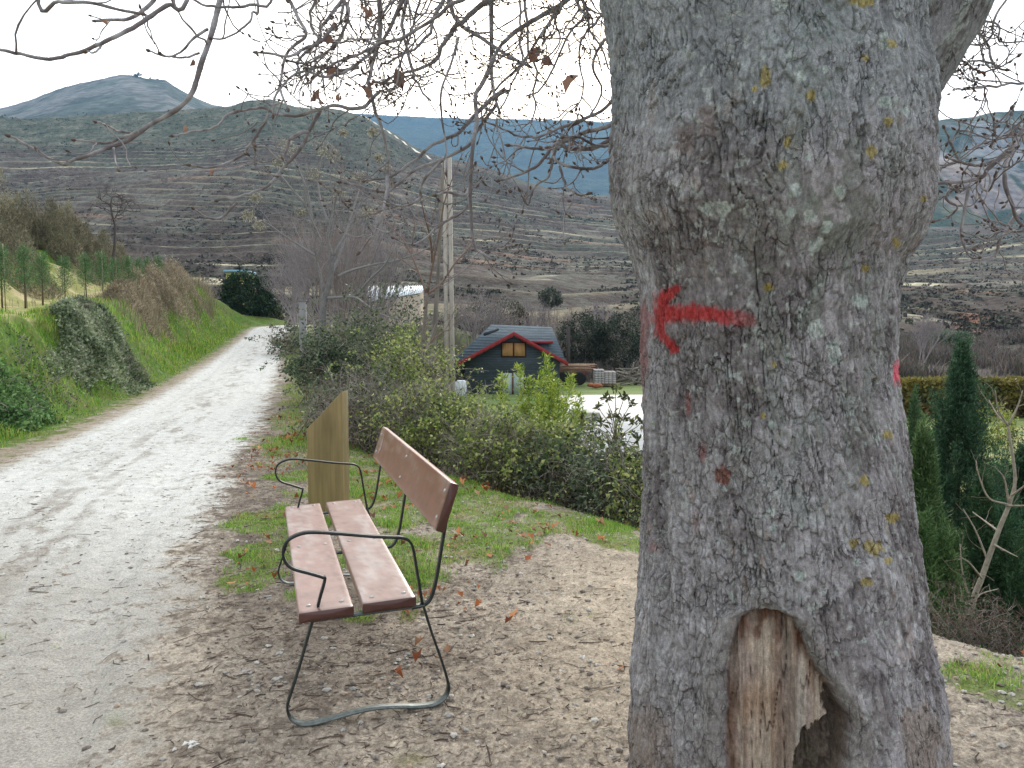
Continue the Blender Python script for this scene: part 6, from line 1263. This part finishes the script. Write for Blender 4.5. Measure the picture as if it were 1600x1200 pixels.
mb.add(v.reshape(-1, 3), np.vstack([np.stack([i, i+1, i+2, i+3], 1), np.stack([i, i+3, i+4, i+5], 1)]), c=np.repeat(LP[g.integers(0, 5, n)]*(.7+.6*g.random((n, 1))), 6, 0)); tag(mb.build('fallen_leaves', M_dry), 'orange-brown curled chestnut leaves littering the grass and dirt', 'leaves', kind='stuff')
# stones
Pn, d_, e_, u_, w_ = scatter(190000, -4.5, 3.2, 2.3, 10, lambda X, Y, d, e, u, w, yr: np.clip(3.2/Y, 0, 1)**1.5*(.12+.88*ss(1.0, 1.8, -d))*(.25+.75*ss(0, .4, fbm(X*3, Y*3, o=3, s=95)))*(e < .5)*.55)
n = len(Pn); r_ = (.0022+.017*g.random(n)**9)[:, None]; T_ = rdir(n, g); oc = np.array([[1, 0, 0], [0, 1, 0], [-1, 0, 0], [0, -1, 0], [.1, 0, 1], [0, 0, -1], [.7, .7, .45], [-.7, .6, .5], [.6, -.7, .5], [-.65, -.7, .4]])
a = g.random(n)*2*pi; ca, sa = np.cos(a)[:, None], np.sin(a)[:, None]; ox = oc[None, :, 0]*(1+.4*g.random((n, 10))); oy = oc[None, :, 1]*(.7+.3*g.random((n, 10))); oz = oc[None, :, 2]*(.45+.3*g.random((n, 10)))
v = np.stack([ox*ca-oy*sa, ox*sa+oy*ca, oz], -1)*r_[:, :, None]+Pn[:, None]+[0, 0, .001]; i = np.arange(n)*10
F_ = [(0, 6, 4), (0, 1, 6), (1, 4, 6), (1, 7, 4), (1, 2, 7), (2, 4, 7), (2, 9, 4), (2, 3, 9), (3, 4, 9), (3, 8, 4), (3, 0, 8), (0, 4, 8)]
mb = MB(); SP_ = np.array([lin(c) for c in ((168, 164, 158), (140, 132, 124), (190, 186, 178), (120, 110, 102), (164, 146, 128))]); mb.add(v.reshape(-1, 3), t=np.vstack([np.stack([i+f0, i+f1, i+f2], 1) for f0, f1, f2 in F_]), c=np.repeat(SP_[g.integers(0, 5, n)], 10, 0)); tag(mb.build('gravel', M_stone), 'loose pebbles and grit strewn over the trodden dirt', 'gravel', kind='stuff')
# twigs, needles and bark bits
Pn, d_, e_, u_, w_ = scatter(300000, -6, 3.2, 2.3, 14, lambda X, Y, d, e, u, w, yr: np.clip(4.5/Y, 0, 1)*(.13+.9*ss(1.0, 1.5, -d)*ss(3.8, 2.0, -d+.35*fbm(X*2, Y*2, s=97))+.12*ss(1.5, 2.5, -d))*(e < .5)*.30)
mb = MB(); n = len(Pn); a = g.random(n)*pi*.9-.3; L_ = (.009+.06*g.random(n)**4)[:, None]; d0_ = np.stack([np.cos(a), np.sin(a)*.8, g.normal(size=n)*.10], 1); c_ = np.stack([-np.sin(a), np.cos(a), 0*a], 1)*(g.normal(size=(n, 1))*.22); wv = np.stack([-np.sin(a), np.cos(a), 0*a], 1)*(.0008+.0024*g.random((n, 1))**4)*1.0; up3 = np.array([0, 0, .002])
p0, p1, p2 = Pn-d0_*L_, Pn+c_*L_+up3, Pn+d0_*L_; hh_ = np.linalg.norm(wv, axis=1, keepdims=True)*np.array([0, 0, 1.6])
v = np.stack([p0+up3-wv, p0+up3+wv, p1-wv*1.3, p1+wv*1.3, p2+up3-wv, p2+up3+wv, p0+up3+hh_, p1+hh_, p2+up3+hh_], 1); i = np.arange(n)*9
mb.add(v.reshape(-1, 3), np.vstack([np.stack([i+a_, i+b_, i+c__, i+d__], 1) for a_, b_, c__, d__ in ((0, 2, 7, 6), (2, 4, 8, 7), (6, 7, 3, 1), (7, 8, 5, 3))]), c=np.repeat(np.array([lin(c) for c in ((96, 82, 72), (126, 110, 96), (74, 62, 56), (150, 134, 116))])[g.integers(0, 4, n)], 9, 0)); tag(mb.build('fallen_twigs', M_stone), 'thin dead twigs and needles scattered beside and on the road', 'twigs', kind='stuff')
mb = MB(); c = onz(292, 1166, .015); 
for k in range(5): a = rdir(1, g)[0]*[.02, .015, .006]; mb.add([c+a, c+a+[.022, .004, .008], c+a+[.024, .016, .002], c+a+[.003, .014, .010]], [[0, 1, 2, 3]], c=lin((222, 222, 218)))
tag(mb.build('paper_scrap', M_hard), 'crumpled scrap of white paper lying on the dirt at the bottom left', 'litter')

# ================================================================== haze
mb = MB(); mb.box(-5200, 5200, -200, 4300, -90, 900)
hzo = mb.build('haze', M_hard, origin=(0, 0, 0)); tag(hzo, 'thin bluish haze in the valley air', 'haze', kind='stuff')
hm = bpy.data.materials.new('haze'); hm.use_nodes = True; N = hm.node_tree.nodes; N.clear(); ov_ = N.new('ShaderNodeOutputMaterial'); pv = N.new('ShaderNodeVolumePrincipled')
pv.inputs['Color'].default_value = (.34, .60, .92, 1); pv.inputs['Density'].default_value = .00012; pv.inputs['Anisotropy'].default_value = .3
hm.node_tree.links.new(pv.outputs[0], ov_.inputs['Volume']); hzo.data.materials.clear(); hzo.data.materials.append(hm)
